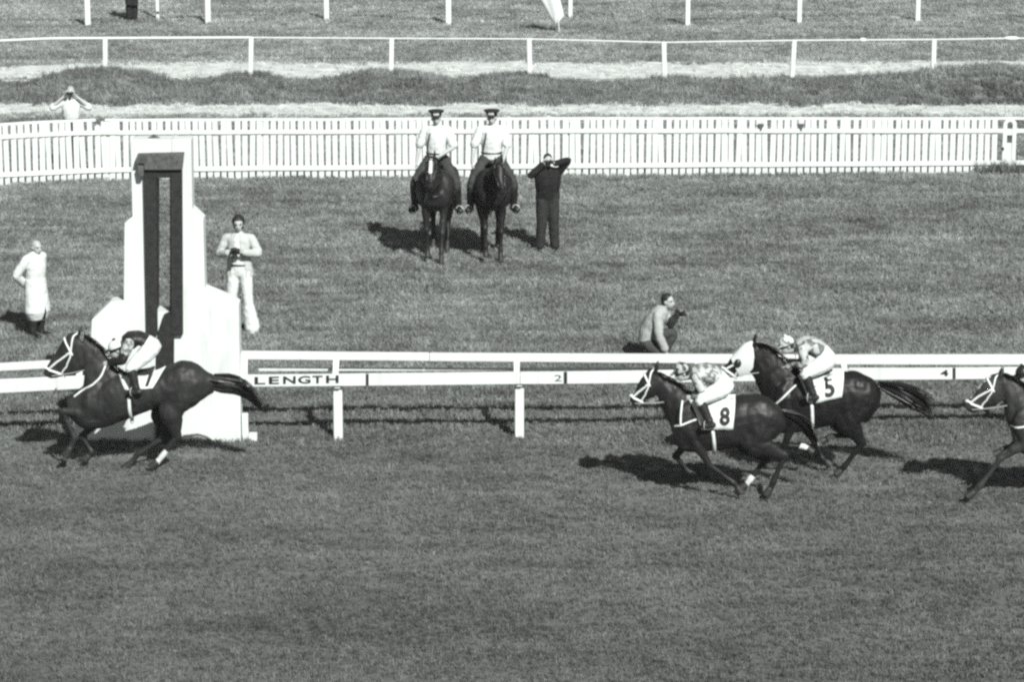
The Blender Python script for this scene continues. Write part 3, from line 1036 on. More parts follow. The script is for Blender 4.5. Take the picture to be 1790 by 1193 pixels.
def surf(H, x, z, side=1, off=0.012):
    """Point on the horse's left (side=1) or right flank at profile position x, z."""
    hit = H.bvh.ray_cast(Vector((x, side * 2.0, z)), Vector((0, -side, 0)))
    tr = H.trunk
    cx_ = (tr[:, 0] + tr[:, 2]) / 2
    order = np.argsort(cx_)
    tz = float(np.interp(x, cx_[order], tr[order, 1])); bz = float(np.interp(x, cx_[order], tr[order, 3])); w = float(np.interp(x, cx_[order], tr[order, 4]))
    s = max(-1, min(1, (z - (tz + bz) / 2) / ((tz - bz) / 2)))
    yf = w * math.sqrt(max(0, 1 - s * s))
    y = abs(hit[0].y) if hit[0] is not None else 0.0
    return Vector((x, side * (max(y, yf * 0.9) + off), z)), tz

def drape_strap(H, pts, r, m, name, side=1, off=0.008, both=False):
    path = []
    P2 = catmull([list(q) for q in pts], 5)
    for x, z in P2:
        path.append(surf(H, x, z, side, off)[0])
    o = tube_obj(name, path, r, m, H.root, (0, 1, 0), 6, 1)
    if both:
        tube_obj(name, [Vector((q.x, -q.y, q.z)) for q in path], r, m, H.root, (0, 1, 0), 6, 1)
    return o

def saddle_cloth(H, xt0, xt1, b0, b1, m, number=None, nbox=None, parent_name='saddle_cloth'):
    NU, NV = 14, 12
    V, Fc = [], []
    def pt(u, v):
        side = 1 if v >= 0 else -1
        a = abs(v)
        xt = lerp(xt0, xt1, u); xb = lerp(b0[0], b1[0], u); zb = lerp(b0[1], b1[1], u)
        x = lerp(xt, xb, a)
        _, tz = surf(H, x, zb)
        if a < 1e-6:
            return Vector((x, 0, tz + 0.03))
        z = tz + 0.02 - (tz + 0.02 - zb) * (1 - math.cos(a * math.pi / 2)) ** 0.9
        q, _ = surf(H, x, z, side, 0.022)
        if a < 0.25:
            q.y = lerp(0, q.y, min(1, a / 0.25)) if abs(q.y) < 0.05 else q.y * min(1, a * 4)
        return q
    for i in range(NU + 1):
        for j in range(-NV, NV + 1):
            V.append(pt(i / NU, j / NV))
            if i and j > -NV:
                k = len(V) - 1; n_ = 2 * NV + 1
                Fc.append((k - n_ - 1, k - 1, k, k - n_))
    o = add(parent_name, mesh_from(parent_name, V, Fc, m, True), H.root)
    s = o.modifiers.new('s', 'SOLIDIFY'); s.thickness = 0.008; s.offset = 1
    if number:
        (x0, z0), (x1, z1), (x2, z2) = nbox        # lower-left, lower-right, upper-left corners seen from the near side
        uv, fc = text_mesh(number, 0.03, 8)
        cb = BVHTree.FromPolygons([tuple(q) for q in V], Fc)
        VV = []
        for u, w in uv:
            x = x0 + (x1 - x0) * u + (x2 - x0) * w; z = z0 + (z1 - z0) * u + (z2 - z0) * w
            q, _ = surf(H, x, z, 1, 0.042)
            hit = cb.ray_cast(Vector((x, 2.0, z)), Vector((0, -1, 0)))
            if hit[0] is not None: q = Vector((x, hit[0].y + 0.017, z))
            VV.append(q)
        add('number', mesh_from('number', VV, fc, BLACK), o)
    return o

def bridle(H, m, r=0.016, nose_t=0.66, brow_t=0.24, cross=True):
    hp = H.hpt
    def ring(t, a0, a1, off=0.006, n=14):
        return [hp(t, a0 + (a1 - a0) * i / n, off) for i in range(n + 1)]
    tube_obj('noseband', [hp(nose_t + .09 * math.cos(a), a, .008) for a in np.linspace(0, 2 * math.pi, 17)], r * 1.1, m, H.root, (0, 1, 0), 6, 1)
    tube_obj('browband', ring(brow_t, -1.5, 1.5), r, m, H.root, (0, 1, 0), 6, 1)
    for sg in (1, -1):
        tube_obj('cheek_strap', [hp(lerp(nose_t, brow_t, u), sg * lerp(1.0, 1.35, u), 0.006) for u in np.linspace(0, 1, 7)], r, m, H.root, (0, 1, 0), 6, 1)
        tube_obj('cheek_strap', [hp(lerp(nose_t - .04, brow_t, u), sg * lerp(2.3, 1.35, u), 0.006) for u in np.linspace(0, 1, 7)], r * .8, m, H.root, (0, 1, 0), 6, 1)
        tube_obj('head_strap', [hp(lerp(brow_t, 0.02, u), sg * lerp(1.35, .5, u), 0.006) for u in np.linspace(0, 1, 6)], r * .8, m, H.root, (0, 1, 0), 6, 1)
    H.mouth = [hp(0.78, sg * 1.9, 0.008) for sg in (1, -1)]

# ------------------------------------------------------------------ people
def hand_parts(wrist, d, palm_n, curl, side, scale=1.0):
    """Palm plus five bent fingers. d: direction of the hand, palm_n: direction the palm faces, side: towards the thumb."""
    d, n_ = Vector(d).normalized(), Vector(palm_n).normalized()
    s = d.cross(n_).normalized() * side
    W = Vector(wrist)
    L = 0.09 * scale
    palm = loft([W - d * .02, W + d * L * .45, W + d * L], [(.017, .022), (.017, .036), (.014, .038)], s, 10, 3)
    out = []
    for i, (o_, ln) in enumerate(((.027, .070), (.009, .078), (-.009, .072), (-.026, .056))):
        b = W + d * (L * .92) + s * o_
        p = [b - d * .02, b]
        dirv = d.copy()
        for k in range(3):
            dirv = (Matrix.Rotation(curl * (0.55 + 0.3 * k), 3, d.cross(n_).normalized()) @ dirv) if curl else dirv
            if (dirv - n_).length > (d - n_).length: pass
            p.append(p[-1] + dirv * ln * (0.42, .33, .25)[k])
        out.append(loft(p, [.0095, .0095, .009, .0085, .007], s, 6, 2))
    b = W + d * (L * .25) + s * .03
    t1 = (s * .8 + d * .6 + n_ * .3).normalized(); t2 = (d * .9 + s * .15 + n_ * .5).normalized()
    out.append(loft([b - s * .015, b + t1 * .035, b + t1 * .035 + t2 * .035, b + t1 * .035 + t2 * .06], [.012, .012, .0105, .008], n_, 6, 2))
    return palm, out

def person(root, frame, J, wear, hair=None, hair_style='short', headgear=None, face_dark=False):
    """J: joints in the figure's own frame (x forward, y left, z up). wear: dict of garment specs."""
    root.rotation_euler = frame.to_euler()
    J = {k: (v if isinstance(v, (int, float)) else Vector(v) if not isinstance(v, list) else [Vector(q) for q in v]) for k, v in J.items()}
    spine = J['spine']                              # pelvis, waist, ribs, upper chest, neck base
    hd, hu = J['head'], J.get('head_up', Vector((0, 0, 1))).normalized()
    look = J.get('look', Vector((1, 0, 0))); look = (look - hu * look.dot(hu)).normalized()
    lat = hu.cross(look)
    R = Matrix((look, lat, hu)).transposed()
    st = J.get('stout', 1.0); wd = J.get('wide', 1.0)
    LAT = (0, 1, 0)
    tors_r = [(.105, .150 * wd), (.108 * st, .148 * wd), (.118 * st, .162 * wd), (.112, .175 * wd), (.060, .075)]
    def torso(g, upto=5, frm=0):
        return loft(spine[frm:upto], [(a + g, b + g) for a, b in tors_r[frm:upto]], LAT, 16, 4)
    def shoulders(g):
        c = spine[3]
        return loft([J['shL'], c.lerp((J['shL'] + J['shR']) / 2, .6), J['shR']], [(.052 + g), (.075 + g), (.052 + g)], (1, 0, 0), 12, 3)
    def arm(sd, g, to=1.0, r=(.054, .050, .041, .043, .029), stretch=1.0):
        a, b, c = J['sh' + sd], J['el' + sd], J['wr' + sd]
        pts = [a, a.lerp(b, .5), b, b.lerp(c, .35), c]
        rad = [q + g for q in r]
        if to < 1.0:
            if to <= .5:
                e = a.lerp(b, to * 2); pts = [a, a.lerp(e, .5), e]; rad = [r[0] + g, (r[0] + r[1]) / 2 + g, r[1] + g + .006]
            else:
                e = b.lerp(c, (to - .5) * 2); pts = [a, a.lerp(b, .5), b, b.lerp(e, .5), e]; rad = [r[0] + g, r[1] + g, r[2] + g, r[2] + g, r[3] * .9 + g]
        return loft(pts, rad, (0, 0.3, 1), 12, 3)
    def leg(sd, g, r=(.092, .084, .060, .058, .040), frm=0.0, to=1.0):
        a, b, c = J['hip' + sd], J['kn' + sd], J['an' + sd]
        pts = [a, a.lerp(b, .45), b, b.lerp(c, .35), c]
        rad = [q + g for q in r]
        if to < 1.0:
            pts, rad = [a, a.lerp(b, .45), b, b.lerp(c, .12)], [r[0] + g, r[1] + g, r[2] + g, r[2] + g - .008]
        if frm == .5:
            pts, rad = [b.lerp(c, .06), b.lerp(c, .35), c], [r[2] + g, r[3] + g, r[4] + g]
        return loft(pts, rad, LAT, 12, 3)
    def foot(sd, g):
        a, t = J['an' + sd], J['toe' + sd]
        d = (t - a); dn = Vector((d.x, d.y, 0)).normalized() if abs(d.z) < d.length * .9 else d.normalized()
        heel = a - dn * .05 + Vector((0, 0, -.045))
        return [loft([a + Vector((0, 0, .03)), a, a + Vector((0, 0, -.04))], [.042 + g, .043 + g, .04 + g], LAT, 10, 2),
                loft([heel, a + dn * .05 + Vector((0, 0, -.045)), t], [(.032 + g, .038 + g), (.033 + g, .044 + g), (.022 + g, .036 + g)], LAT, 10, 3)]
    # head: cranium, face, jaw, nose, ears, neck
    def hp(x, y, z): return hd + R @ Vector((x, y, z))
    head = [ellipsoid(hp(-.012, 0, .03), (.096, .076, .088), 14, R), ellipsoid(hp(.022, 0, -.030), (.070, .060, .082), 12, R),
            ellipsoid(hp(.035, 0, -.075), (.045, .042, .035), 10, R),
            loft([hp(.086, 0, .010), hp(.100, 0, -.018), hp(.112, 0, -.036), hp(.092, 0, -.042)], [.010, .013, .016, .012], tuple(lat), 8, 2),
            loft([hp(.070, -.042, .024), hp(.088, 0, .026), hp(.070, .042, .024)], [.012, .013, .012], tuple(hu), 6, 2),
            loft([hp(.080, -.018, -.068), hp(.090, 0, -.067), hp(.080, .018, -.068)], [.010, .012, .010], tuple(hu), 6, 2)]
    for s in (1, -1):
        head.append(ellipsoid(hp(-.008, s * .078, -.012), (.020, .010, .032), 8, R))
    neck = loft([spine[4] - (hd - spine[4]).normalized() * .06, spine[4], hd + R @ Vector((-.02, 0, -.07))], [(.066, .07), .056, .052], LAT, 12, 3)
    parts = head + [neck, torso(-.012), shoulders(-.012)]
    fingers = []
    for sd in 'LR':
        parts += [arm(sd, -.004 if wear.get('bare_arms') else -.008), leg(sd, -.010)] + foot(sd, -.008)
        d = J.get('hand' + sd, (J['wr' + sd] - J['el' + sd]))
        n_ = J.get('palm' + sd, Vector((0, -1 if sd == 'L' else 1, 0)))
        n_ = n_ - d.normalized() * n_.dot(d.normalized())
        if n_.length < .05: n_ = Vector((1, 0, 0))
        pm, fs = hand_parts(J['wr' + sd], d, n_, J.get('curl', 0.5), J.get('thumb' + sd, 1 if sd == 'L' else -1))
        parts.append(pm); fingers += fs
    me = union('body', parts, 0.0105, 2, SKIN)
    bm = bmesh.new(); bm.from_mesh(me)
    for v, f in fingers:
        vs_ = [bm.verts.new(q) for q in v]
        for q in f:
            fc = bm.faces.new([vs_[i] for i in q]); fc.smooth = True
    bm.to_mesh(me); bm.free()
    add('body', me, root)
    # face details
    for s in (1, -1):
        vv, ff = ellipsoid(hp(.078, s * .030, .006), (.010, .014, .008), 8, R)
        add('eye', mesh_from('eye', vv, ff, mat('eye', 0.006, 0.1, 0.1, 10, 0.6), True), root)
        vv, ff = loft([hp(.086, s * .014, .026), hp(.084, s * .048, .027)], [.006, .004], tuple(hu), 6, 1)
        add('eyebrow', mesh_from('eyebrow', vv, ff, hair or HAIRD, True), root)
    vv, ff = loft([hp(.086, -.022, -.066), hp(.099, 0, -.066), hp(.086, .022, -.066)], [.0035, .005, .0035], tuple(hu), 6, 2)
    add('mouth', mesh_from('mouth', vv, ff, mat('lips', 0.16, 0.5, 0.1, 10), True), root)
    # hair
    if hair is not None:
        hs = []
        if hair_style == 'short':
            hs = [ellipsoid(hp(-.026, 0, .042), (.098, .083, .090), 14, R), ellipsoid(hp(-.055, 0, -.015), (.062, .074, .07), 12, R)]
        elif hair_style == 'full':
            hs = [ellipsoid(hp(-.030, 0, .055), (.118, .105, .105), 14, R), ellipsoid(hp(-.05, 0, -.01), (.085, .098, .10), 12, R)]
        elif hair_style == 'fringe':   # bald on top
            hs = [loft([hp(.012, .082, .0), hp(-.06, .066, -.01), hp(-.100, 0, -.015), hp(-.06, -.066, -.01), hp(.012, -.082, .0)], [.018, .026, .03, .026, .018], tuple(hu), 8, 3)]
        me = union('hair', hs, 0.011, 1, hair)
        # cut the face free
        bm = bmesh.new(); bm.from_mesh(me)
        lim = .052 if hair_style != 'full' else .085
        kill = [f for f in bm.faces if (lambda q: q.dot(look) > .030 and q.dot(hu) < lim)(f.calc_center_median() - hd)]
        if hair_style != 'fringe':
            bmesh.ops.delete(bm, geom=kill, context='FACES')
        if hair_style == 'full':
            for v in bm.verts: v.co += Vector(v.normal) * .012 * noise.noise(v.co * 60)
        bm.to_mesh(me); bm.free()
        add('hair', me, root)
    # garments
    for name, w in wear.items():
        if name == 'bare_arms': continue
        kind, m = w['kind'], w['mat']
        g = w.get('g', .012)
        ps = []
        if kind == 'top':
            ps = [torso(g, 4, w.get('frm', 1)), shoulders(g), loft([spine[3], spine[3].lerp(spine[4], .8)], [(.105 + g, .12 + g), (.06 + g, .07 + g)], LAT, 12, 2)]
            for sd in 'LR': ps.append(arm(sd, g, w.get('sleeve', 1.0)))
            if 'skirt' in w:
                sk = w['skirt']                     # stations below the waist: (point, (rx, ry))
                ps.append(loft([q for q, _ in sk], [r for _, r in sk], LAT, 18, 4, cap=True))
        elif kind == 'legs':
            ps = [torso(g, 2, 0)]
            ps.append(loft([J['hipL'], J['hipR']], [.098 + g, .098 + g], (0, 0, 1), 12, 2))
            for sd in 'LR': ps.append(leg(sd, g, w.get('r', (.092, .084, .060, .058, .044)), to=w.get('to', 1.0)))
        elif kind == 'boots':
            for sd in 'LR': ps += [leg(sd, g, frm=.5)] + foot(sd, g)
        elif kind == 'shoes':
            for sd in 'LR': ps += foot(sd, g)
        if kind in ('boots', 'shoes'):
            half = len(ps) // 2
            for q in (ps[:half], ps[half:]):
                add(name, union(name, q, 0.011, 2, m), root)
        else:
            me = union(name, ps, 0.0115, w.get('smooth', 2), m)
            displace(me, lambda c_: noise.noise(Vector(c_) * 11.0) * .007 + noise.noise(Vector((c_[0] * 9 + c_[2] * 7, c_[1] * 9, c_[2] * 17 - c_[0] * 8))) * .004)   # cloth folds
            add(name, me, root)
    return R, hp

def frame_from(fwd):
    fwd = Vector(fwd).normalized(); up = Vector((0, 0, 1)); left = up.cross(fwd)
    return Matrix((fwd, left, up)).transposed()

def cap_jockey(root, hp, R, m, band=None, pompom=True):
    parts = [ellipsoid(hp(-.012, 0, .045), (.112, .095, .098), 14, R)]
    me = union('cap', parts, 0.011, 1, m)
    bm = bmesh.new(); bm.from_mesh(me)
    hd = hp(0, 0, 0); hu = R @ Vector((0, 0, 1))
    bmesh.ops.delete(bm, geom=[f for f in bm.faces if (f.calc_center_median() - hd).dot(hu) < .018], context='FACES')
    bm.to_mesh(me); bm.free()
    c = add('cap', me, root)
    vv, ff = loft([hp(.075, -.05, .032), hp(.135, 0, .022), hp(.075, .05, .032)], [(.008, .03), (.008, .036), (.008, .03)], tuple(R @ Vector((1, 0, 0))), 8, 3)
    add('peak', mesh_from('peak', vv, ff, band or m, True), c)
    if pompom:
        vv, ff = ellipsoid(hp(-.02, 0, .148), (.025, .025, .018), 8, R)
        add('pompom', mesh_from('pompom', vv, ff, band or m, True), c)
    if band:
        pts = [hp(-.012 + .113 * math.cos(a), .097 * math.sin(a), .026) for a in np.linspace(0, 2 * math.pi, 20)]
        tube_obj('band', pts, .012, band, c, tuple(hu), 6, 1)

# ------------------------------------------------------------------ racehorses and jockeys
RACE = frame_from((-1, 0, 0))
def race_horse(label, mid_px, ground_y, coat, trunk, neck, head, legs, tail, **kw):
    base = G(mid_px, ground_y)
    Y0 = base.y
    def L(px, py, y=0.0):
        q = P(px, py, Y0 - y)
        return Vector((-(q.x - base.x), y, q.z))
    root = tag(empty('racehorse', base), label, 'horse', 'racehorses galloping past the rail')
    def pairs(tab):
        out = []
        for (tx, ty, bx, by, w) in tab:
            a, b = L(tx, ty), L(bx, by)
            out.append((a.x, a.z, b.x, b.z, w))
        return out
    lg = []
    for hind, side, pts in legs:
        off = [.13, .145, .13, .12, .12] if not hind else [.13, .15, .13, .12, .12]
        lg.append(tuple(L(x, y, side * o_) for (x, y), o_ in zip(pts, off)) + (hind,))
    H = make_horse(root, RACE, coat, pairs(trunk), pairs(neck), pairs(head), lg, [L(x, y) for x, y in tail], **kw)
    H.L = L; H.base = base
    return H
def jockey(H, label, px, silk, cap, band=None, pompom=True, stout=1.0, goggles=True):
    """px: joints of the near side measured in the photograph."""
    L = H.L
    root = tag(empty('jockey', H.base), label, 'jockey', 'jockeys crouched over their horses')
    sp = [L(*q) for q in px['spine']]
    J = dict(spine=sp, head=L(*px['head']), head_up=Vector(px.get('hup', (0.35, 0, 1))), look=Vector((1, .25, -.45)), curl=1.1, stout=stout)
    nb, fl = px['near'], px.get('far', {})
    for sd, s in (('L', 1), ('R', -1)):
        q = dict(nb)
        if s < 0: q.update(fl)
        J['sh' + sd] = L(q['sh'][0], q['sh'][1], s * .175)
        J['el' + sd] = L(q['el'][0], q['el'][1], s * .235)
        J['wr' + sd] = L(q['wr'][0], q['wr'][1], s * .09)
        J['hand' + sd] = Vector((1, -s * .2, -.35)); J['palm' + sd] = Vector((0, -s, -.2))
        J['hip' + sd] = L(q['hip'][0], q['hip'][1], s * .10)
        J['kn' + sd] = L(q['kn'][0], q['kn'][1], s * .285)
        J['an' + sd] = L(q['an'][0], q['an'][1], s * .325)
        J['toe' + sd] = L(q['toe'][0], q['toe'][1], s * .33)
    wear = {'silks': dict(kind='top', mat=silk, frm=1, sleeve=1.0, g=.016, smooth=2),
            'breeches': dict(kind='legs', mat=BREECH, g=.014, to=.6, r=(.108, .100, .066, .058, .044)),
            'boot': dict(kind='boots', mat=LEATHER, g=.012)}
    R, hp = person(root, RACE, J, wear, hair=HAIRD)
    cap_jockey(root, hp, R, cap, band, pompom)
    if goggles:
        pts = [hp(.10 * math.cos(a) - .004, .088 * math.sin(a), .012) for a in np.linspace(0, 2 * math.pi, 18)]
        tube_obj('goggles_strap', pts, .009, LEATHER, root, tuple(R @ Vector((0, 0, 1))), 6, 1)
    H.hands = [J['wrL'] + J['handL'].normalized() * .09, J['wrR'] + J['handR'].normalized() * .09]
    # whip in the off hand, stirrups under the boots
    a = H.hands[1]
    tube_obj('whip', [a + Vector((.05, 0, -.02)), a + Vector((-.18, -.03, .05)), a + Vector((-.42, -.05, .14))], [.009, .007, .004], LEATHER, root)
    J['root'] = root
    return J
def tack(H, J, cloth, number=None, breast=None, strap=STRAP, girth=None, nose_t=.66, extra_front=True):
    bridle(H, strap, nose_t=nose_t)
    for i in range(2):
        a, b = H.mouth[i], H.hands[i]
        tube_obj('rein', [a, a.lerp(b, .5) + Vector((0, 0, -.025)), b], .008, REIN, H.root)
    L = H.L
    t0, t1, b0, b1 = [L(*q) for q in cloth]
    nb = None
    if number:
        nb = [(lambda q: (q.x, q.z))(L(*q)) for q in number[1]]
    saddle_cloth(H, t0.x, t1.x, (b0.x, b0.z), (b1.x, b1.z), COTTON, number[0] if number else None, nb)
    # small racing saddle
    xm = (t0.x * .55 + t1.x * .45)
    tz = [surf(H, xm + d, 0.9)[1] for d in (.17, .05, -.10, -.20)]
    parts = [loft([(xm + .17, 0, tz[0] + .075), (xm + .05, 0, tz[1] + .045), (xm - .10, 0, tz[2] + .05), (xm - .20, 0, tz[3] + .07)], [(.02, .07), (.022, .10), (.022, .13), (.018, .12)], (0, 1, 0), 12, 3)]
    for s in (1, -1):
        f_ = [surf(H, xm + .10 - .02 * i, tz[1] - .06 - .10 * i, s, .035)[0] for i in range(4)]
        parts.append(loft(f_, [(.012, .02)] * 4, (1, 0, 0), 8, 2))
    add('saddle', union('saddle', parts, .012, 1, LEATHER), H.root)
    if girth:
        g = [(lambda q: (q.x, q.z))(L(*q)) for q in girth]
        drape_strap(H, g, [.030] * 11 if False else .026, strap, 'girth', 1, .004, True)
    if breast:
        for line in breast:
            drape_strap(H, [(lambda q: (q.x, q.z))(L(*q)) for q in line], .015, strap, 'breast_strap', 1, .006)
    # stirrup leathers and irons
    for sd, s in (('L', 1), ('R', -1)):
        an = J['an' + sd]
        top, _ = surf(H, xm + .03, surf(H, xm, .9)[1] - .12, s, .03)
        low = J['toe' + sd].lerp(an, .35) + Vector((0, 0, -.06))
        tube_obj('stirrup_leather', [top, low + Vector((0, 0, .12))], .007, LEATHER, H.root)
        pts = [low + Vector((.05 * math.cos(a) * .3, .05 * math.cos(a), .05 + .062 * math.sin(a))) for a in np.linspace(0, 2 * math.pi, 14)]
        tube_obj('stirrup', pts, .006, mat('steel', .45, .3, .1, 10, .5), H.root, (1, 0, 0), 6, 1)

SILK_BLACK = mat('black_silk', 0.018, 0.4, 0.3, 9, 0.4, bump=.3)
SILK_SPOT = mat('pale_patterned_silk', 0.12, 0.5, v2=0.44, thr=0.47, scale=11.0, spec=.3, bump=.2)
SILK_MARL = mat('marled_silk', 0.15, 0.5, v2=0.44, thr=0.47, scale=13.0, spec=.3, bump=.2)
SILK_DARK = mat('dark_patterned_silk', 0.03, 0.5, v2=0.35, thr=0.56, scale=10.0, spec=.3)
CAPW = mat('white_cap', 0.64, 0.5, 0.03, 10)
CAPP = mat('patterned_cap', 0.03, 0.5, v2=0.42, thr=0.5, scale=18.0, spec=.3)
CAPL = mat('pale_cap', 0.18, 0.5, v2=0.6, thr=0.45, scale=16.0, spec=.3)

def shift(tab, dx, dy):
    return [tuple(v_ + (dx if i in (0, 2) else dy if i in (1, 3) else 0) for i, v_ in enumerate(r)) for r in tab]
def shp(pts, dx, dy):
    return [(x + dx, y + dy) for x, y in pts]

# --- number 1, at the winning post
H1 = race_horse('dark bay racehorse with number 1 cloth galloping past the winning post', 250, 823, COATS['bay'],
    [(118, 694, 126, 734, .14), (146, 674, 148, 750, .19), (180, 660, 182, 748, .22), (208, 653, 212, 737, .25), (240, 655, 243, 724, .26), (270, 652, 272, 713, .26),
     (297, 640, 300, 712, .26), (320, 630, 318, 722, .26), (343, 637, 338, 712, .24), (360, 647, 355, 698, .17), (376, 657, 374, 686, .09)],
    [(214, 652, 150, 728, .15), (200, 640, 137, 706, .13), (180, 612, 142, 684, .105), (160, 594, 147, 664, .09), (146, 585, 148, 650, .08)],
    [(134, 581, 152, 616, .062), (120, 584, 150, 640, .092), (106, 602, 137, 653, .082), (94, 622, 119, 656, .058), (83, 638, 106, 659, .047), (76, 648, 97, 662, .046), (76, 655, 89, 663, .032)],
    [(False, 1, [(162, 694), (150, 722), (110, 720), (130, 766), (116, 800)]), (False, -1, [(168, 690), (172, 732), (143, 764), (160, 790), (150, 806)]),
     (True, 1, [(316, 672), (299, 720), (309, 764), (285, 796), (265, 820)]), (True, -1, [(316, 672), (286, 722), (292, 762), (242, 794), (219, 822)])],
    [(370, 668), (394, 672), (418, 677), (440, 693), (460, 715), (473, 704)], socks=(2,), tail_r=(.12, .15, .13, .10, .06, .02), n_tail=170)
J1 = jockey(H1, 'jockey in black silks and banded white cap on the number 1 horse',
    dict(spine=[(267, 606), (255, 596), (241, 591), (228, 595), (217, 604)], head=(203, 612),
         near=dict(sh=(224, 604), el=(214, 631), wr=(192, 634), hip=(264, 611), kn=(229, 644), an=(238, 680), toe=(226, 686)), far=dict(wr=(180, 634))),
    SILK_BLACK, CAPW, BLACK, stout=.72)
tack(H1, J1, [(205, 655), (291, 655), (222, 675), (270, 671)], ('I', [(257, 667), (263, 667), (265, 643)]), [[(186, 636), (178, 655), (165, 668)], [(165, 668), (145, 680), (132, 690)]], girth=[(229, 690), (230, 715), (231, 738)])
# marled sleeve band on the shoulder
for sd in 'LR':
    a, b = J1['sh' + sd], J1['el' + sd]
    vv, ff = loft([a.lerp(b, -.1), a.lerp(b, .3), a.lerp(b, .55)], [.078, .076, .071], (1, 0, 0), 14, 3)
    o = add('sleeve', mesh_from('sleeve', vv, ff, SILK_MARL, True), J1['root'])

# --- number 5, far side of the following pair, in a white hood
H5 = race_horse('near-black racehorse in a white eye hood with number 5 cloth', 1440, 833, COATS['black'],
    [(1338, 708, 1345, 745, .14), (1360, 672, 1362, 757, .19), (1385, 655, 1388, 757, .22), (1410, 652, 1415, 752, .25), (1440, 655, 1445, 745, .27), (1470, 651, 1472, 738, .26),
     (1495, 650, 1495, 735, .26), (1515, 657, 1513, 738, .24), (1532, 670, 1526, 728, .17), (1541, 685, 1535, 710, .08)],
    [(1398, 652, 1352, 738, .15), (1375, 632, 1340, 713, .12), (1352, 612, 1330, 690, .1), (1334, 601, 1320, 668, .085), (1320, 600, 1312, 652, .076)],
    [(1315, 598, 1319, 632, .06), (1301, 604, 1315, 646, .088), (1287, 618, 1303, 656, .08), (1275, 630, 1291, 660, .056), (1266, 639, 1282, 661, .046), (1261, 647, 1275, 661, .046), (1262, 653, 1270, 661, .03)],
    [(False, 1, [(1372, 692), (1388, 735), (1371, 780), (1404, 781), (1421, 789)]), (False, -1, [(1372, 692), (1396, 735), (1424, 772), (1438, 803), (1452, 812)]),
     (True, 1, [(1500, 688), (1482, 735), (1506, 776), (1476, 816), (1463, 832)]), (True, -1, [(1500, 688), (1474, 733), (1490, 762), (1452, 763), (1438, 774)])],
    [(1540, 673), (1565, 682), (1595, 697), (1620, 712), (1642, 746)], socks=(0, 3), tail_r=(.05, .11, .16, .17, .06), n_tail=260)
J5 = jockey(H5, 'jockey in pale patterned silks on the number 5 horse',
    dict(spine=[(1447, 628), (1434, 614), (1419, 605), (1404, 604), (1391, 608)], head=(1375, 605),
         near=dict(sh=(1402, 611), el=(1408, 640), wr=(1386, 638), hip=(1446, 632), kn=(1408, 654), an=(1421, 690), toe=(1408, 696)), far=dict(wr=(1380, 632))),
    SILK_SPOT, CAPL)
tack(H5, J5, [(1388, 655), (1476, 648), (1412, 699), (1468, 686)], ('5', [(1440, 686), (1457, 682), (1436, 657)]), [[(1390, 668), (1365, 690), (1345, 712)]], girth=[(1416, 702), (1417, 722), (1418, 752)])
# white hood over the head with a dark eye opening
V, Fc = [], []
n1, n2 = 9, 17
for i in range(n1):
    for j in range(n2):
        t = lerp(0.0, 0.46, i / (n1 - 1)); ph = lerp(-2.5, 2.5, j / (n2 - 1))
        V.append(H5.hpt(t, ph, 0.022))
        if i and j:
            a = i * n2 + j; Fc.append((a - n2 - 1, a - 1, a, a - n2))
hood = add('hood', mesh_from('hood', V, Fc, COTTON, True), H5.root)
for s in (1, -1):
    c_ = H5.hpt(.36, s * 1.25, 0.02)
    vv, ff = ellipsoid(c_, (.052, .035, .062), 12)
    add('eye_cup', mesh_from('eye_cup', vv, ff, LEATHER, True), hood)

# --- number 8, near side of the following pair
T8 = [(1173, 742, 1180, 772, .14), (1190, 705, 1192, 788, .19), (1215, 690, 1218, 791, .22), (1240, 690, 1247, 788, .25), (1270, 694, 1275, 784, .27), (1300, 692, 1303, 775, .26),
      (1325, 690, 1325, 768, .26), (1348, 699, 1345, 770, .24), (1365, 715, 1360, 762, .17), (1373, 732, 1370, 752, .08)]
N8 = [(1224, 690, 1187, 774, .15), (1202, 684, 1172, 746, .12), (1181, 668, 1162, 724, .1), (1162, 657, 1152, 702, .085), (1148, 650, 1146, 688, .076)]
HD8 = [(1143, 644, 1152, 670, .06), (1132, 648, 1149, 687, .088), (1121, 663, 1140, 695, .08), (1112, 677, 1128, 702, .056), (1105, 688, 1119, 706, .046), (1101, 697, 1113, 709, .046), (1102, 703, 1109, 710, .03)]
L8 = [(False, 1, [(1200, 730), (1214, 772), (1240, 813), (1281, 844), (1298, 862)]), (False, -1, [(1200, 730), (1206, 768), (1181, 798), (1204, 826), (1222, 826)]),
      (True, 1, [(1330, 730), (1316, 772), (1371, 798), (1352, 842), (1341, 868)]), (True, -1, [(1330, 730), (1306, 772), (1340, 802), (1312, 838), (1298, 856)])]
H8 = race_horse('dark brown racehorse with number 8 cloth and white bridle, nearest of the following pair', 1280, 871, COATS['brown'], T8, N8, HD8, L8,
    [(1371, 722), (1392, 730), (1412, 748), (1428, 775), (1436, 800)], socks=(3,), tail_r=(.04, .07, .08, .07, .02), n_tail=130)
PX8 = dict(spine=[(1268, 674), (1254, 660), (1238, 652), (1222, 652), (1209, 657)], head=(1192, 652),
         near=dict(sh=(1216, 660), el=(1230, 690), wr=(1212, 693), hip=(1266, 678), kn=(1224, 700), an=(1240, 738), toe=(1228, 745)), far=dict(wr=(1203, 690)))
J8 = jockey(H8, 'jockey in marled silks and dark patterned cap on the number 8 horse', PX8, SILK_MARL, CAPP)
tack(H8, J8, [(1198, 694), (1286, 692), (1224, 744), (1279, 742)], ('8', [(1256, 734), (1273, 733), (1257, 705)]), [[(1214, 727), (1196, 734), (1179, 741)], [(1192, 698), (1189, 716), (1188, 736)]], girth=[(1244, 748), (1246, 765), (1248, 790)])

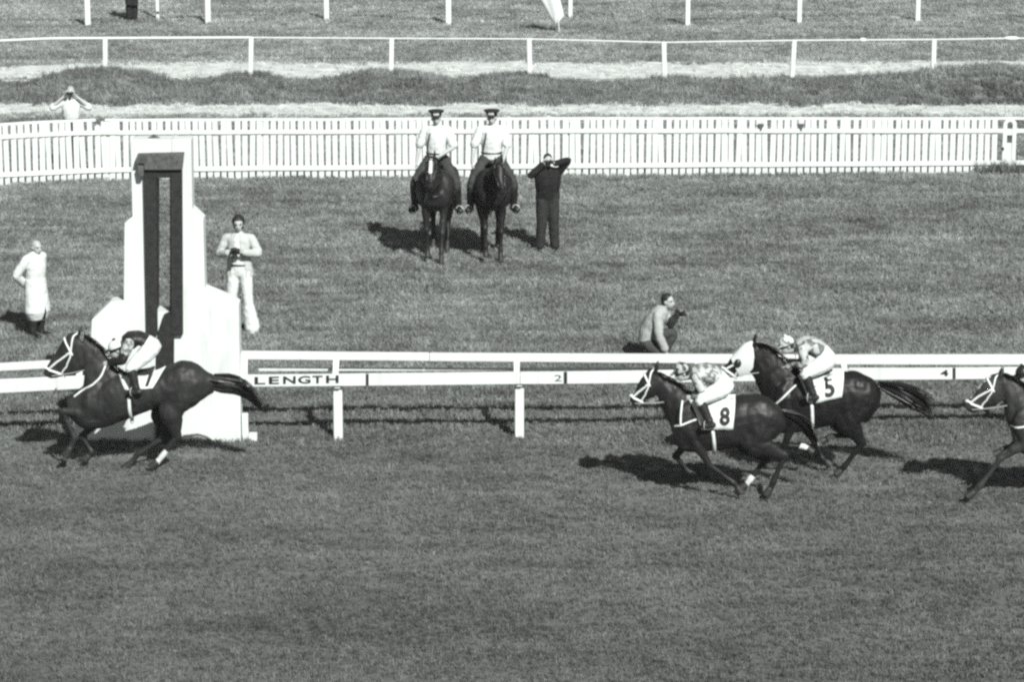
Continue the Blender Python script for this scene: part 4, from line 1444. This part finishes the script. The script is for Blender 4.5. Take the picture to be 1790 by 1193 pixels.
# --- fourth horse, entering at the edge
dx, dy = 593, 5
H4 = race_horse('brown racehorse with thin white bridle entering at the edge behind number 5', 1873, 879, COATS['chestnut'], shift(T8, dx, dy),
    [(1815, 692, 1778, 776, .15), (1795, 680, 1765, 750, .12), (1778, 664, 1757, 728, .1), (1763, 656, 1754, 706, .085), (1751, 652, 1751, 694, .076)],
    [(1745, 653, 1753, 684, .06), (1732, 656, 1753, 701, .088), (1718, 669, 1739, 707, .08), (1705, 684, 1723, 712, .056), (1694, 697, 1712, 718, .046), (1687, 706, 1702, 721, .046), (1687, 713, 1696, 721, .03)],
    [(False, 1, [(1790, 735), (1792, 774), (1749, 803), (1713, 850), (1692, 872)]), (False, -1, [(1790, 735), (1790, 752), (1770, 778), (1752, 786), (1742, 796)]),
     (True, 1, shp([(1330, 730), (1330, 775), (1385, 798), (1400, 845), (1388, 866)], dx, dy)), (True, -1, shp([(1330, 730), (1322, 775), (1375, 805), (1392, 850), (1380, 866)], dx, dy))],
    shp([(1371, 722), (1392, 730), (1412, 748), (1428, 775), (1436, 800)], dx, dy), socks=(), blaze=True, tail_r=(.04, .07, .08, .07, .02))
PX4 = dict(spine=shp(PX8['spine'], dx, dy), head=(1192 + dx + 4, 652 + dy), near={k_: (v_[0] + dx, v_[1] + dy) for k_, v_ in PX8['near'].items()}, far={k_: (v_[0] + dx, v_[1] + dy) for k_, v_ in PX8['far'].items()})
J4 = jockey(H4, 'jockey in dark silks on the brown horse at the edge', PX4, SILK_DARK, SILK_BLACK)
tack(H4, J4, shp([(1198, 694), (1286, 692), (1224, 744), (1279, 742)], dx, dy), None, [[(1800, 735), (1782, 740), (1766, 743)], [(1795, 705), (1790, 722), (1788, 738)]], girth=shp([(1244, 748), (1246, 765), (1248, 790)], dx, dy))

# ------------------------------------------------------------------ onlookers
def stand(h, legs_apart=.10, stout=1.0):
    k = h / 1.75
    J = dict(spine=[(0, 0, .95 * k), (0.005, 0, 1.10 * k), (0.01, 0, 1.26 * k), (0, 0, 1.41 * k), (-.01, 0, 1.50 * k)], head=(.02, 0, 1.645 * k), stout=stout)
    for sd, s in (('L', 1), ('R', -1)):
        J['sh' + sd] = (-.01, s * .185 * k, 1.435 * k)
        J['el' + sd] = (-.04, s * .25 * k, 1.14 * k)
        J['wr' + sd] = (.04, s * .25 * k, .89 * k)
        J['hip' + sd] = (0, s * .09 * k, .93 * k)
        J['kn' + sd] = (.02, s * (.06 + legs_apart * .5), .50 * k)
        J['an' + sd] = (-.02, s * (.04 + legs_apart), .085)
        J['toe' + sd] = (.16, s * (.07 + legs_apart), .035)
    return J
def shoes(m): return dict(kind='shoes', mat=m, g=.010)
def binoculars(root_loc, fr, hp, R, label):
    c = root_loc + fr @ hp(.145, 0, .004)
    o = tag(empty('binoculars', c), label, 'binoculars', 'binoculars raised to the eyes')
    o.rotation_euler = (fr @ R).to_euler()
    for s in (1, -1):
        tube_obj('barrel', [(-.055, s * .032, 0), (-.02, s * .034, 0), (.0, s * .04, 0), (.075, s * .042, 0)], [.017, .019, .028, .033], BLACK, o, (0, 1, 0), 12, 2)
    vv, ff = loft([(0, -.03, .008), (0, .03, .008)], [(.018, .012), (.018, .012)], (0, 0, 1), 8, 1)
    add('bridge', mesh_from('bridge', vv, ff, BLACK, True), o)
    return o
def raise_binoculars(J, h, el):
    k = h / 1.75
    hd = Vector(J['head'])
    for sd, s in (('L', 1), ('R', -1)):
        J['el' + sd] = el[sd]
        J['wr' + sd] = hd + Vector((.11, s * .105, -.045))
        J['hand' + sd] = Vector((.35, -s * .25, 1)); J['palm' + sd] = Vector((.1, -s, 0)); J['curl'] = .9
    return J
def photo_camera(loc, rot, label):
    o = tag(empty('photo_camera', loc), label, 'camera', 'press cameras')
    o.rotation_euler = rot
    MB().box((-.035, -.075, -.05), (.035, .075, .05)).build('camera_body', BLACK, o, bevel=.008)
    MB().box((-.03, -.03, .051), (.03, .03, .085)).build('viewfinder', BLACK, o, bevel=.006)
    tube_obj('lens', [(.03, 0, 0), (.06, 0, 0), (.065, 0, 0), (.12, 0, 0), (.125, 0, 0)], [.035, .035, .042, .045, .045], LEATHER, o, (0, 1, 0), 14, 1, False)
    return o
TROUSER_DARK = mat('dark_trousers', 0.022, 0.85, 0.25, 10, .2)
TROUSER_GREY = mat('grey_trousers', 0.055, 0.85, 0.2, 10, .2)
JERSEY = mat('dark_jersey', 0.016, 0.9, 0.25, 14, .15)
SUIT = mat('pale_suit', 0.46, 0.85, 0.06, 10, .15, bump=.3)
FLARES = mat('white_trousers', 0.64, 0.85, 0.04, 10, .15, bump=.3)
KHAKI = mat('beige_jacket', 0.36, 0.85, 0.15, 10, .15, bump=.4)
SHOE = mat('black_shoe', 0.015, 0.35, 0.2, 20, .5)

def onlooker(label, px, foot_y, top_y, fwd, J_fn, wear, cat='person', **kw):
    base = G(px, foot_y)
    h = P(px, top_y, base.y).z
    fr = frame_from(fwd)
    root = tag(empty('person', base), label, cat)
    J = J_fn(h)
    R, hp = person(root, fr, J, wear(h), **kw)
    return base, fr, J, R, hp, root

# bald man in a long white coat
def Jcoat(h):
    J = stand(h, .05); k = h / 1.75
    for sd, s in (('L', 1), ('R', -1)):
        J['el' + sd] = (-.15, s * .285, 1.15 * k); J['wr' + sd] = (-.20, s * .07, .93 * k); J['hand' + sd] = Vector((-.1, -s, -.25))
    J['look'] = (1, -.2, -.1); J['head'] = (.05, 0, 1.635 * k)
    return J
def Wcoat(h):
    k = h / 1.75
    return {'trousers': dict(kind='legs', mat=TROUSER_DARK, g=.016), 'shoe': shoes(SHOE),
            'coat': dict(kind='top', mat=COTTON, g=.028, frm=0, skirt=[(Vector((0, 0, 1.05 * k)), (.15, .19)), (Vector((0, 0, .85 * k)), (.165, .205)), (Vector((.01, 0, .62 * k)), (.18, .22)), (Vector((.015, 0, .47 * k)), (.19, .235))])}
_rc = onlooker('bald man in a long white coat with hands behind his back', 66, 588, 421, (.80, -.60, 0), Jcoat, Wcoat, hair=HAIRG, hair_style='fringe')
for q in _rc[5].children:        # front vent of the coat
    if q.name.startswith('coat'):
        bm = bmesh.new(); bm.from_mesh(q.data)
        zb = min(v.co.z for v in bm.verts)
        kill = [f for f in bm.faces if (lambda c_: c_.z < zb + .02 or (c_.x > .05 and abs(c_.y) < .055 * max(0, 1 - (c_.z - zb) / .30)))(f.calc_center_median())]
        bmesh.ops.delete(bm, geom=kill, context='FACES'); bm.to_mesh(q.data); bm.free()

# photographer in a pale suit beside the winning post
def Jcam(h):
    J = stand(h - .03, .15); k = h / 1.75
    J['elL'] = (.02, .33, 1.20 * k); J['wrL'] = (.25, .10, 1.25 * k); J['handL'] = Vector((.5, -1, .1)); J['palmL'] = Vector((-.3, -.3, 1))
    J['elR'] = (.02, -.33, 1.18 * k); J['wrR'] = (.25, -.10, 1.24 * k); J['handR'] = Vector((.5, 1, .1)); J['palmR'] = Vector((-.3, .3, 1))
    J['look'] = (1, .15, -.25); J['curl'] = .9
    return J
def Wcam(h):
    k = h / 1.75
    return {'shirt': dict(kind='top', mat=SHIRT, g=.010, frm=0, sleeve=.6), 'trousers': dict(kind='legs', mat=FLARES, g=.016, r=(.094, .088, .068, .085, .112)), 'shoe': shoes(SUIT),
            'jacket': dict(kind='top', mat=SUIT, g=.024, frm=1, sleeve=.92, skirt=[(Vector((-.01, 0, 1.10 * k)), (.13, .20)), (Vector((-.01, 0, .98 * k)), (.14, .215)), (Vector((-.01, 0, .86 * k)), (.145, .23))])}
b_, fr_, J_, R_, hp_, rt_ = onlooker('photographer in a pale suit and white flared trousers beside the winning post', 421, 582, 377, (-.12, -1, 0), Jcam, Wcam, hair=HAIRD, hair_style='full')
k = 1.9 / 1.75
zc = J_['wrL'][2]
for q in rt_.children:       # open the jacket down the front
    if q.name.startswith('jacket'):
        bm = bmesh.new(); bm.from_mesh(q.data)
        zn = J_['spine'][3][2]
        kill = [f for f in bm.faces if f.normal.x > .1 and f.calc_center_median().x > 0 and abs(f.calc_center_median().y) < .02 + .10 * max(0, min(1, (zn + .1 - f.calc_center_median().z) / .6))]
        bmesh.ops.delete(bm, geom=kill, context='FACES'); bm.to_mesh(q.data); bm.free()
pts = [(.118 * math.cos(a) + .005, .168 * math.sin(a), J_['spine'][1][2] - .06) for a in np.linspace(0, 2 * math.pi, 24)]
tube_obj('belt', pts, (.016), LEATHER, rt_, (0, 0, 1), 6, 1)
photo_camera(b_ + fr_ @ Vector((.30, 0, zc + .03)), Vector((0, 0, 0)).to_track_quat('X', 'Z').to_euler() if False else (fr_ @ Matrix.Rotation(math.radians(50), 3, 'Y')).to_euler(), 'black camera held at the chest by the pale-suited photographer')

# dark-clothed man with binoculars beside the mounted pair
def Jbino(h):
    J = stand(h, .10, 1.2); k = h / 1.75; J['wide'] = 1.36
    for sd, s_ in (('L', 1), ('R', -1)): J['sh' + sd] = (-.01, s_ * .215 * k, 1.435 * k)
    return raise_binoculars(J, h, {'L': (.12, .37, 1.66 * k), 'R': (.16, -.34, 1.40 * k)})
b_, fr_, J_, R_, hp_, rt_ = onlooker('man in dark jersey and trousers standing with binoculars beside the mounted pair', 957, 438, 270, (.12, -1, 0), Jbino,
    lambda h: {'shirt_collar': dict(kind='top', mat=SHIRT, g=.004, frm=2, sleeve=.3), 'jersey': dict(kind='top', mat=JERSEY, g=.022, frm=0, sleeve=.95), 'trousers': dict(kind='legs', mat=mat('charcoal_trousers', 0.028, 0.85, 0.25, 10, .2), g=.022, r=(.102, .098, .078, .074, .068)), 'shoe': shoes(SHOE)}, hair=HAIRD)
binoculars(b_, fr_, hp_, R_, 'dark binoculars held by the man in the dark jersey')
# white collar showing at the neck
vv, ff = loft([J_['spine'][3] if False else Vector(J_['spine'][4]) + Vector((.055, -.05, .01)), Vector(J_['spine'][4]) + Vector((.105, 0, -.07)), Vector(J_['spine'][4]) + Vector((.055, .05, .01))], [.016, .022, .016], (0, 0, 1), 8, 3)
add('collar', mesh_from('collar', vv, ff, SHIRT, True), rt_)

# man in a white shirt behind the picket fence
b_, fr_, J_, R_, hp_, rt_ = onlooker('man in a white shirt with binoculars standing behind the picket fence', 128, 299, 152, (.05, -1, 0),
    lambda h: raise_binoculars(stand(h, .05, 1.12), h, {'L': (.12, .40, 1.33 * h / 1.75), 'R': (.12, -.40, 1.33 * h / 1.75)}),
    lambda h: {'shirt': dict(kind='top', mat=SHIRT, g=.026, frm=0, sleeve=.42), 'trousers': dict(kind='legs', mat=TROUSER_DARK, g=.034), 'shoe': shoes(SHOE), 'bare_arms': True}, hair=HAIRG)
binoculars(b_, fr_, hp_, R_, 'binoculars held by the white-shirted man behind the fence')

# far onlooker whose legs show at the top edge
onlooker('far onlooker in dark clothes seen only from the legs down at the top edge', 231, 37, -62, (.3, -1, 0), lambda h: stand(h, .04),
    lambda h: {'jacket': dict(kind='top', mat=JERSEY, g=.022, frm=0, sleeve=.95), 'trousers': dict(kind='legs', mat=TROUSER_DARK, g=.022, r=(.096, .09, .07, .07, .06)), 'shoe': shoes(SHOE)}, hair=HAIRD)

# crouching photographer behind the rail
base = G(1152, 634)
fr_ = frame_from((1, -.22, 0))
rt_ = tag(empty('person', base), 'photographer in a beige jacket crouching on the grass behind the rail', 'person')
J_ = dict(spine=[(-.20, 0, .36), (-.17, 0, .50), (-.09, 0, .66), (.0, 0, .80), (.065, 0, .885)], head=(.135, -.02, 1.005), look=(1, -.35, -.05), curl=.9, wide=1.15, stout=1.15,
          shL=(.02, .18, .80), elL=(.14, .24, .58), wrL=(.24, .05, .74), handL=Vector((1, -.4, .3)), palmL=Vector((0, -1, .3)),
          shR=(.0, -.18, .80), elR=(.04, -.25, .50), wrR=(.13, -.20, .24), handR=Vector((.4, .1, -1)), palmR=Vector((0, 1, 0)),
          hipL=(-.18, .10, .36), knL=(.20, .15, .46), anL=(.05, .15, .09), toeL=(.22, .16, .04),
          hipR=(-.18, -.10, .34), knR=(.14, -.16, .10), anR=(-.27, -.16, .09), toeR=(-.36, -.16, .03))
R_, hp_ = person(rt_, fr_, J_, {'trousers': dict(kind='legs', mat=TROUSER_GREY, g=.018), 'shoe': shoes(SHOE),
    'jacket': dict(kind='top', mat=KHAKI, g=.030, frm=0, sleeve=.93)}, hair=HAIRD)
photo_camera(base + fr_ @ Vector((.29, -.02, .80)), (fr_ @ Matrix.Rotation(math.radians(-12), 3, 'Y')).to_euler(), 'black camera in the hand of the crouching photographer')

# ------------------------------------------------------------------ mounted police
PT = [(.64, 1.26, .60, 1.02, .15), (.52, 1.42, .52, .93, .215), (.36, 1.60, .36, .87, .25), (.12, 1.54, .12, .83, .29), (-.15, 1.52, -.15, .85, .30), (-.40, 1.56, -.40, .93, .285), (-.60, 1.55, -.60, 1.0, .27), (-.76, 1.42, -.74, 1.04, .20), (-.83, 1.30, -.82, 1.12, .10)]
PT = [q[:4] + (q[4] * 1.24,) for q in PT]
PN = [(.34, 1.60, .60, 1.05, .155), (.50, 1.68, .72, 1.26, .13), (.64, 1.78, .80, 1.46, .105), (.76, 1.86, .86, 1.60, .088), (.84, 1.90, .90, 1.68, .078)]
PH = [(.88, 1.915, .86, 1.73, .062), (.97, 1.885, .90, 1.64, .092), (1.04, 1.78, .95, 1.57, .084), (1.10, 1.66, 1.01, 1.50, .062), (1.14, 1.55, 1.06, 1.44, .052), (1.15, 1.47, 1.08, 1.40, .052), (1.13, 1.42, 1.09, 1.39, .034)]
def police(label_h, label_r, px, gy, fwd, coat, fl, fr2, blaze, h_arm, dz=0.0, dyh=0.0):
    base = G(px, gy); fr = frame_from(fwd); SC = 1.08
    root = tag(empty('police_horse', base), label_h, 'horse', 'mounted police horses side by side')
    def lg(x, y, s, step=0.0, lift=0.0):
        return [(x, s * .13, 1.15), (x - .02, s * .15, .93), (x + step * .5 + .02, s * .135, .52 + lift * .7), (x + step, s * .125, .24 + lift * .5), (x + step + .07 - lift * .6, s * .125, .02 + lift)]
    legs = [tuple(map(Vector, lg(.42, 0, 1, *fl))) + (False,), tuple(map(Vector, lg(.42, 0, -1, *fr2))) + (False,)]
    for s, st in ((1, .12 if fl[0] > .05 else -.05), (-1, -.12 if fl[0] > .05 else .08)):
        legs.append(tuple(map(Vector, [(-.56, s * .14, 1.22), (-.48 + st * .3, s * .17, .98), (-.70 + st * .8, s * .14, .56), (-.64 + st, s * .13, .26), (-.57 + st, s * .13, .02)])) + (True,))
    PN_ = [(a, b - dz * i / 4, c, d - dz * i / 4, w, dyh * (i / 4) ** 1.5) for i, (a, b, c, d, w) in enumerate(PN)]
    PH_ = [(a, b - dz, c, d - dz, w, dyh * (1 + .16 * i)) for i, (a, b, c, d, w) in enumerate(PH)]
    H = make_horse(root, fr, coat, PT, PN_, PH_, legs, [(-.83, 0, 1.38), (-.90, 0, 1.2), (-.92, 0, .95), (-.90, 0, .7), (-.88, 0, .5)], blaze=blaze, flow=.15, ears=Vector((.12, 0, 1)), tail_r=(.03, .05, .06, .05, .02), n_tail=80, thick=1.2)
    bridle(H, LEATHER, .011, .62, .2)
    saddle_cloth(H, .34, -.36, (.30, 1.12), (-.34, 1.12), mat('dark_saddlecloth', .03, .9, .2, 10), None, None)
    parts = [loft([(.26, 0, 1.68), (.12, 0, 1.60), (-.10, 0, 1.60), (-.26, 0, 1.68)], [(.03, .08), (.03, .13), (.03, .17), (.025, .15)], (0, 1, 0), 12, 3)]
    for s in (1, -1):
        parts.append(loft([surf(H, .08, 1.5, s, .04)[0], surf(H, .12, 1.3, s, .045)[0], surf(H, .12, 1.14, s, .05)[0]], [(.12, .02), (.16, .02), (.12, .018)], (0, 1, 0), 10, 3))
    add('saddle', union('saddle', parts, .013, 1, LEATHER), root)
    # breast strap
    pts = [surf(H, .40, 1.22, 1, .012)[0], Vector((.58, .15, 1.2)), Vector((.665, 0, 1.18)), Vector((.58, -.15, 1.2)), surf(H, .40, 1.22, -1, .012)[0]]
    tube_obj('breast_strap', pts, .014, LEATHER, root, (0, 0, 1), 6, 4)
    rr = tag(empty('police_rider', base), label_r, 'person', 'mounted police riders')
    J = dict(spine=[(-.04, 0, 1.70), (-.03, 0, 1.85), (-.02, 0, 2.01), (-.02, 0, 2.16), (-.02, 0, 2.25)], head=(.015, 0, 2.39), look=(1, .08 if fl[0] > .05 else -.18, -.12), curl=1.1)
    for sd, s in (('L', 1), ('R', -1)):
        J['sh' + sd] = (-.03, s * .19, 2.185)
        e, w = h_arm[sd]
        J['el' + sd] = e; J['wr' + sd] = w
        J['hand' + sd] = Vector(w) - Vector(e); J['palm' + sd] = Vector((0, -s, 0))
        J['hip' + sd] = (-.02, s * .12, 1.68); J['kn' + sd] = (.24, s * .35, 1.34)
        J['an' + sd] = (.06, s * .365, .90); J['toe' + sd] = (.22, s * .42, .86)
    R, hp = person(rr, fr, J, {'shirt': dict(kind='top', mat=SHIRT, g=.026, frm=0, sleeve=.44), 'trousers': dict(kind='legs', mat=mat('riding_trousers', 0.045, 0.85, 0.25, 10, .2), g=.014), 'boot': dict(kind='boots', mat=LEATHER, g=.020), 'bare_arms': True}, hair=HAIRD)
    # peaked cap: dark band, broad crown, pale badge, peak
    def dsk(rings, name, m, par):
        out = []
        for z, rx, ry, xo in rings:
            out.append(np.array([tuple(hp(xo + rx * math.cos(a), ry * math.sin(a), z)) for a in np.linspace(0, 2 * math.pi, 20, endpoint=False)]))
        vv, ff = ringmesh(out)
        return add(name, mesh_from(name, vv, ff, m, True), par)
    cap = dsk([(.052, .104, .088, -.008), (.095, .108, .092, -.008), (.100, .122, .108, -.004), (.128, .148, .138, 0), (.142, .140, .130, -.002), (.150, .06, .055, -.004)], 'cap', mat('navy_cap', .018, .8, .2, 20), rr)
    vv, ff = loft([hp(.075, -.058, .056), hp(.130, 0, .040), hp(.075, .058, .056)], [(.007, .03), (.007, .04), (.007, .03)], tuple(R @ Vector((1, 0, 0))), 8, 3)
    add('peak', mesh_from('peak', vv, ff, LEATHER, True), cap)
    vv, ff = loft([hp(.108, 0, .070), hp(.120, 0, .105), hp(.132, 0, .128)], [(.006, .055), (.006, .046), (.005, .012)], tuple(R @ Vector((0, 1, 0))), 8, 2)
    add('badge', mesh_from('badge', vv, ff, mat('silver', .7, .35, .1, 10, .5), True), cap)
    pts = [(.116 * math.cos(a) - .03, .165 * math.sin(a), 1.80) for a in np.linspace(0, 2 * math.pi, 24)]
    tube_obj('belt', pts, .022, LEATHER, rr, (0, 0, 1), 6, 1)
    tube_obj('shoulder_strap', [(.10, -.15, 1.86), (.135, -.12, 2.0), (.10, -.10, 2.15)], .010, LEATHER, rr)
    for sd, s in (('L', 1), ('R', -1)):
        hnd = Vector(J['wr' + sd]) + (Vector(J['wr' + sd]) - Vector(J['el' + sd])).normalized() * .08
        if sd == 'L': lead = hnd
    for i in range(2):
        a = H.mouth[i]
        tube_obj('rein', [a, a.lerp(lead, .5) + Vector((0, (.14 if i == 0 else -.14), -.08)), lead], .009, LEATHER, root)
    for sd, s in (('L', 1), ('R', -1)):
        low = Vector(J['toe' + sd]).lerp(Vector(J['an' + sd]), .4) + Vector((0, 0, -.075))
        pts = [low + Vector((.02 * math.cos(a), .06 * math.cos(a), .06 + .075 * math.sin(a))) for a in np.linspace(0, 2 * math.pi, 14)]
        tube_obj('stirrup', pts, .010, mat('steel', .45, .3, .1, 10, .5), root, (1, 0, 0), 6, 1)
        tube_obj('stirrup_leather', [surf(H, .06, 1.3, s, .06)[0], low + Vector((0, 0, .14))], .010, LEATHER, root)
    root.scale = (SC,) * 3; rr.scale = (SC,) * 3
police('bay police horse with white blaze, walking towards the camera beside the darker one', 'mounted policeman in peaked cap and white shirt on the blazed bay horse', 764, 451, (-.07, -1, 0), COATS['pbay'], (.12, .0), (-.10, .06), True,
       {'L': ((.10, .30, 1.93), (.30, .07, 1.80)), 'R': ((-.02, -.29, 1.92), (.08, -.33, 1.66))})
police('black police horse standing next to the man with binoculars', 'mounted policeman in peaked cap and white shirt on the black horse', 860, 450, (.05, -1, 0), COATS['pblack'], (.02, .0), (.05, .10), False,
       {'L': ((.06, .26, 1.92), (.28, .17, 1.70)), 'R': ((.0, -.30, 1.92), (.10, -.33, 1.66))}, dz=.11, dyh=.07)

# ------------------------------------------------------------------ grass cover
short = [grass_patch('turf_patch', 0.55, 300, 0.055, 0.0085, 0.9, 11 + i, 0.8, 1.22) for i in range(3)]
mid = [grass_patch('field_patch', 0.55, 260, 0.075, 0.0095, 0.9, 31 + i, 0.7, 1.45) for i in range(3)]
longg = [grass_patch('rough_patch', 0.5, 220, 0.17, 0.011, 0.8, 51 + i, 0.58, 1.08) for i in range(2)]
Y_RAIL = G(590, 770).y
p = field(33.5, Y_RAIL, 0.34)
scatter('grass', 'short dense turf of the running track in front of the rail', p, rng.uniform(0.85, 1.15, len(p)), short)
p = field(Y_RAIL, G(895, 206).y + 0.15, 0.36)
scatter('grass', 'mottled rougher grass between the rail and the picket fence', p, [0.8 + 0.55 * (0.5 + noise.noise(Vector((q[0] * 0.7, q[1] * 0.9, 2)))) for q in p], mid)
p = field(Y_BANK0 - 0.6, Y_BANK1 + 0.3, 0.30, lambda x, y: bank_z(x, y) > 0.0, lambda x, y: bank_z(x, y) - 0.02)
scatter('grass', 'long dark grass covering the lumpy bank', p, rng.uniform(0.6, 1.25, len(p)), longg)
p = field(Y_BANK1 + 1.0, 96.0, 0.42, lambda x, y: not in_pale(x, y))
scatter('grass', 'light coarse grass beyond the pale strip', p, rng.uniform(0.9, 1.4, len(p)), mid)
dry = []
DRYB = mat('dry_blades', 0.52, 0.8, 0.3, 8.0, 0.1)
for i in range(2):
    d = grass_patch('dry_patch', 0.5, 60, 0.10, 0.011, 0.9, 71 + i)
    d.data.materials[0] = DRYB
    dry.append(d)
p = field(G(895, 203).y, Y_BANK0 + 0.3, 0.42) + field(Y_BANK1 + 0.5, 84, 0.55, in_pale)
scatter('grass', 'pale dry grass tufts on the bare strips beside the bank', p, rng.uniform(0.5, 1.2, len(p)), dry)

weed = grass_patch('weed_patch', 0.16, 26, 0.26, 0.011, 0.7, 91, 0.4, 0.8)
scatter('weeds', 'dark weeds growing at the foot of the round-topped gate', wp_, [random.uniform(.5, 1.25) for _ in wp_], [weed])

# ------------------------------------------------------------------ thin haze over the course, added also to lift the blacks
hz = MB().box((-60, -8, -1.0), (60, 130, 14.0)).build('haze', [], None)
hm = bpy.data.materials.new('haze'); hm.use_nodes = True
hm.node_tree.nodes.remove(hm.node_tree.nodes['Principled BSDF'])
pv = hm.node_tree.nodes.new('ShaderNodeVolumePrincipled')
pv.inputs['Color'].default_value = (0.93, 0.96, 0.95, 1)
pv.inputs['Density'].default_value = 0.00022
hm.node_tree.links.new(pv.outputs[0], hm.node_tree.nodes['Material Output'].inputs['Volume'])
hz.data.materials.clear(); hz.data.materials.append(hm)
tag(hz, 'thin pale haze added over the whole course', 'haze', kind='stuff')
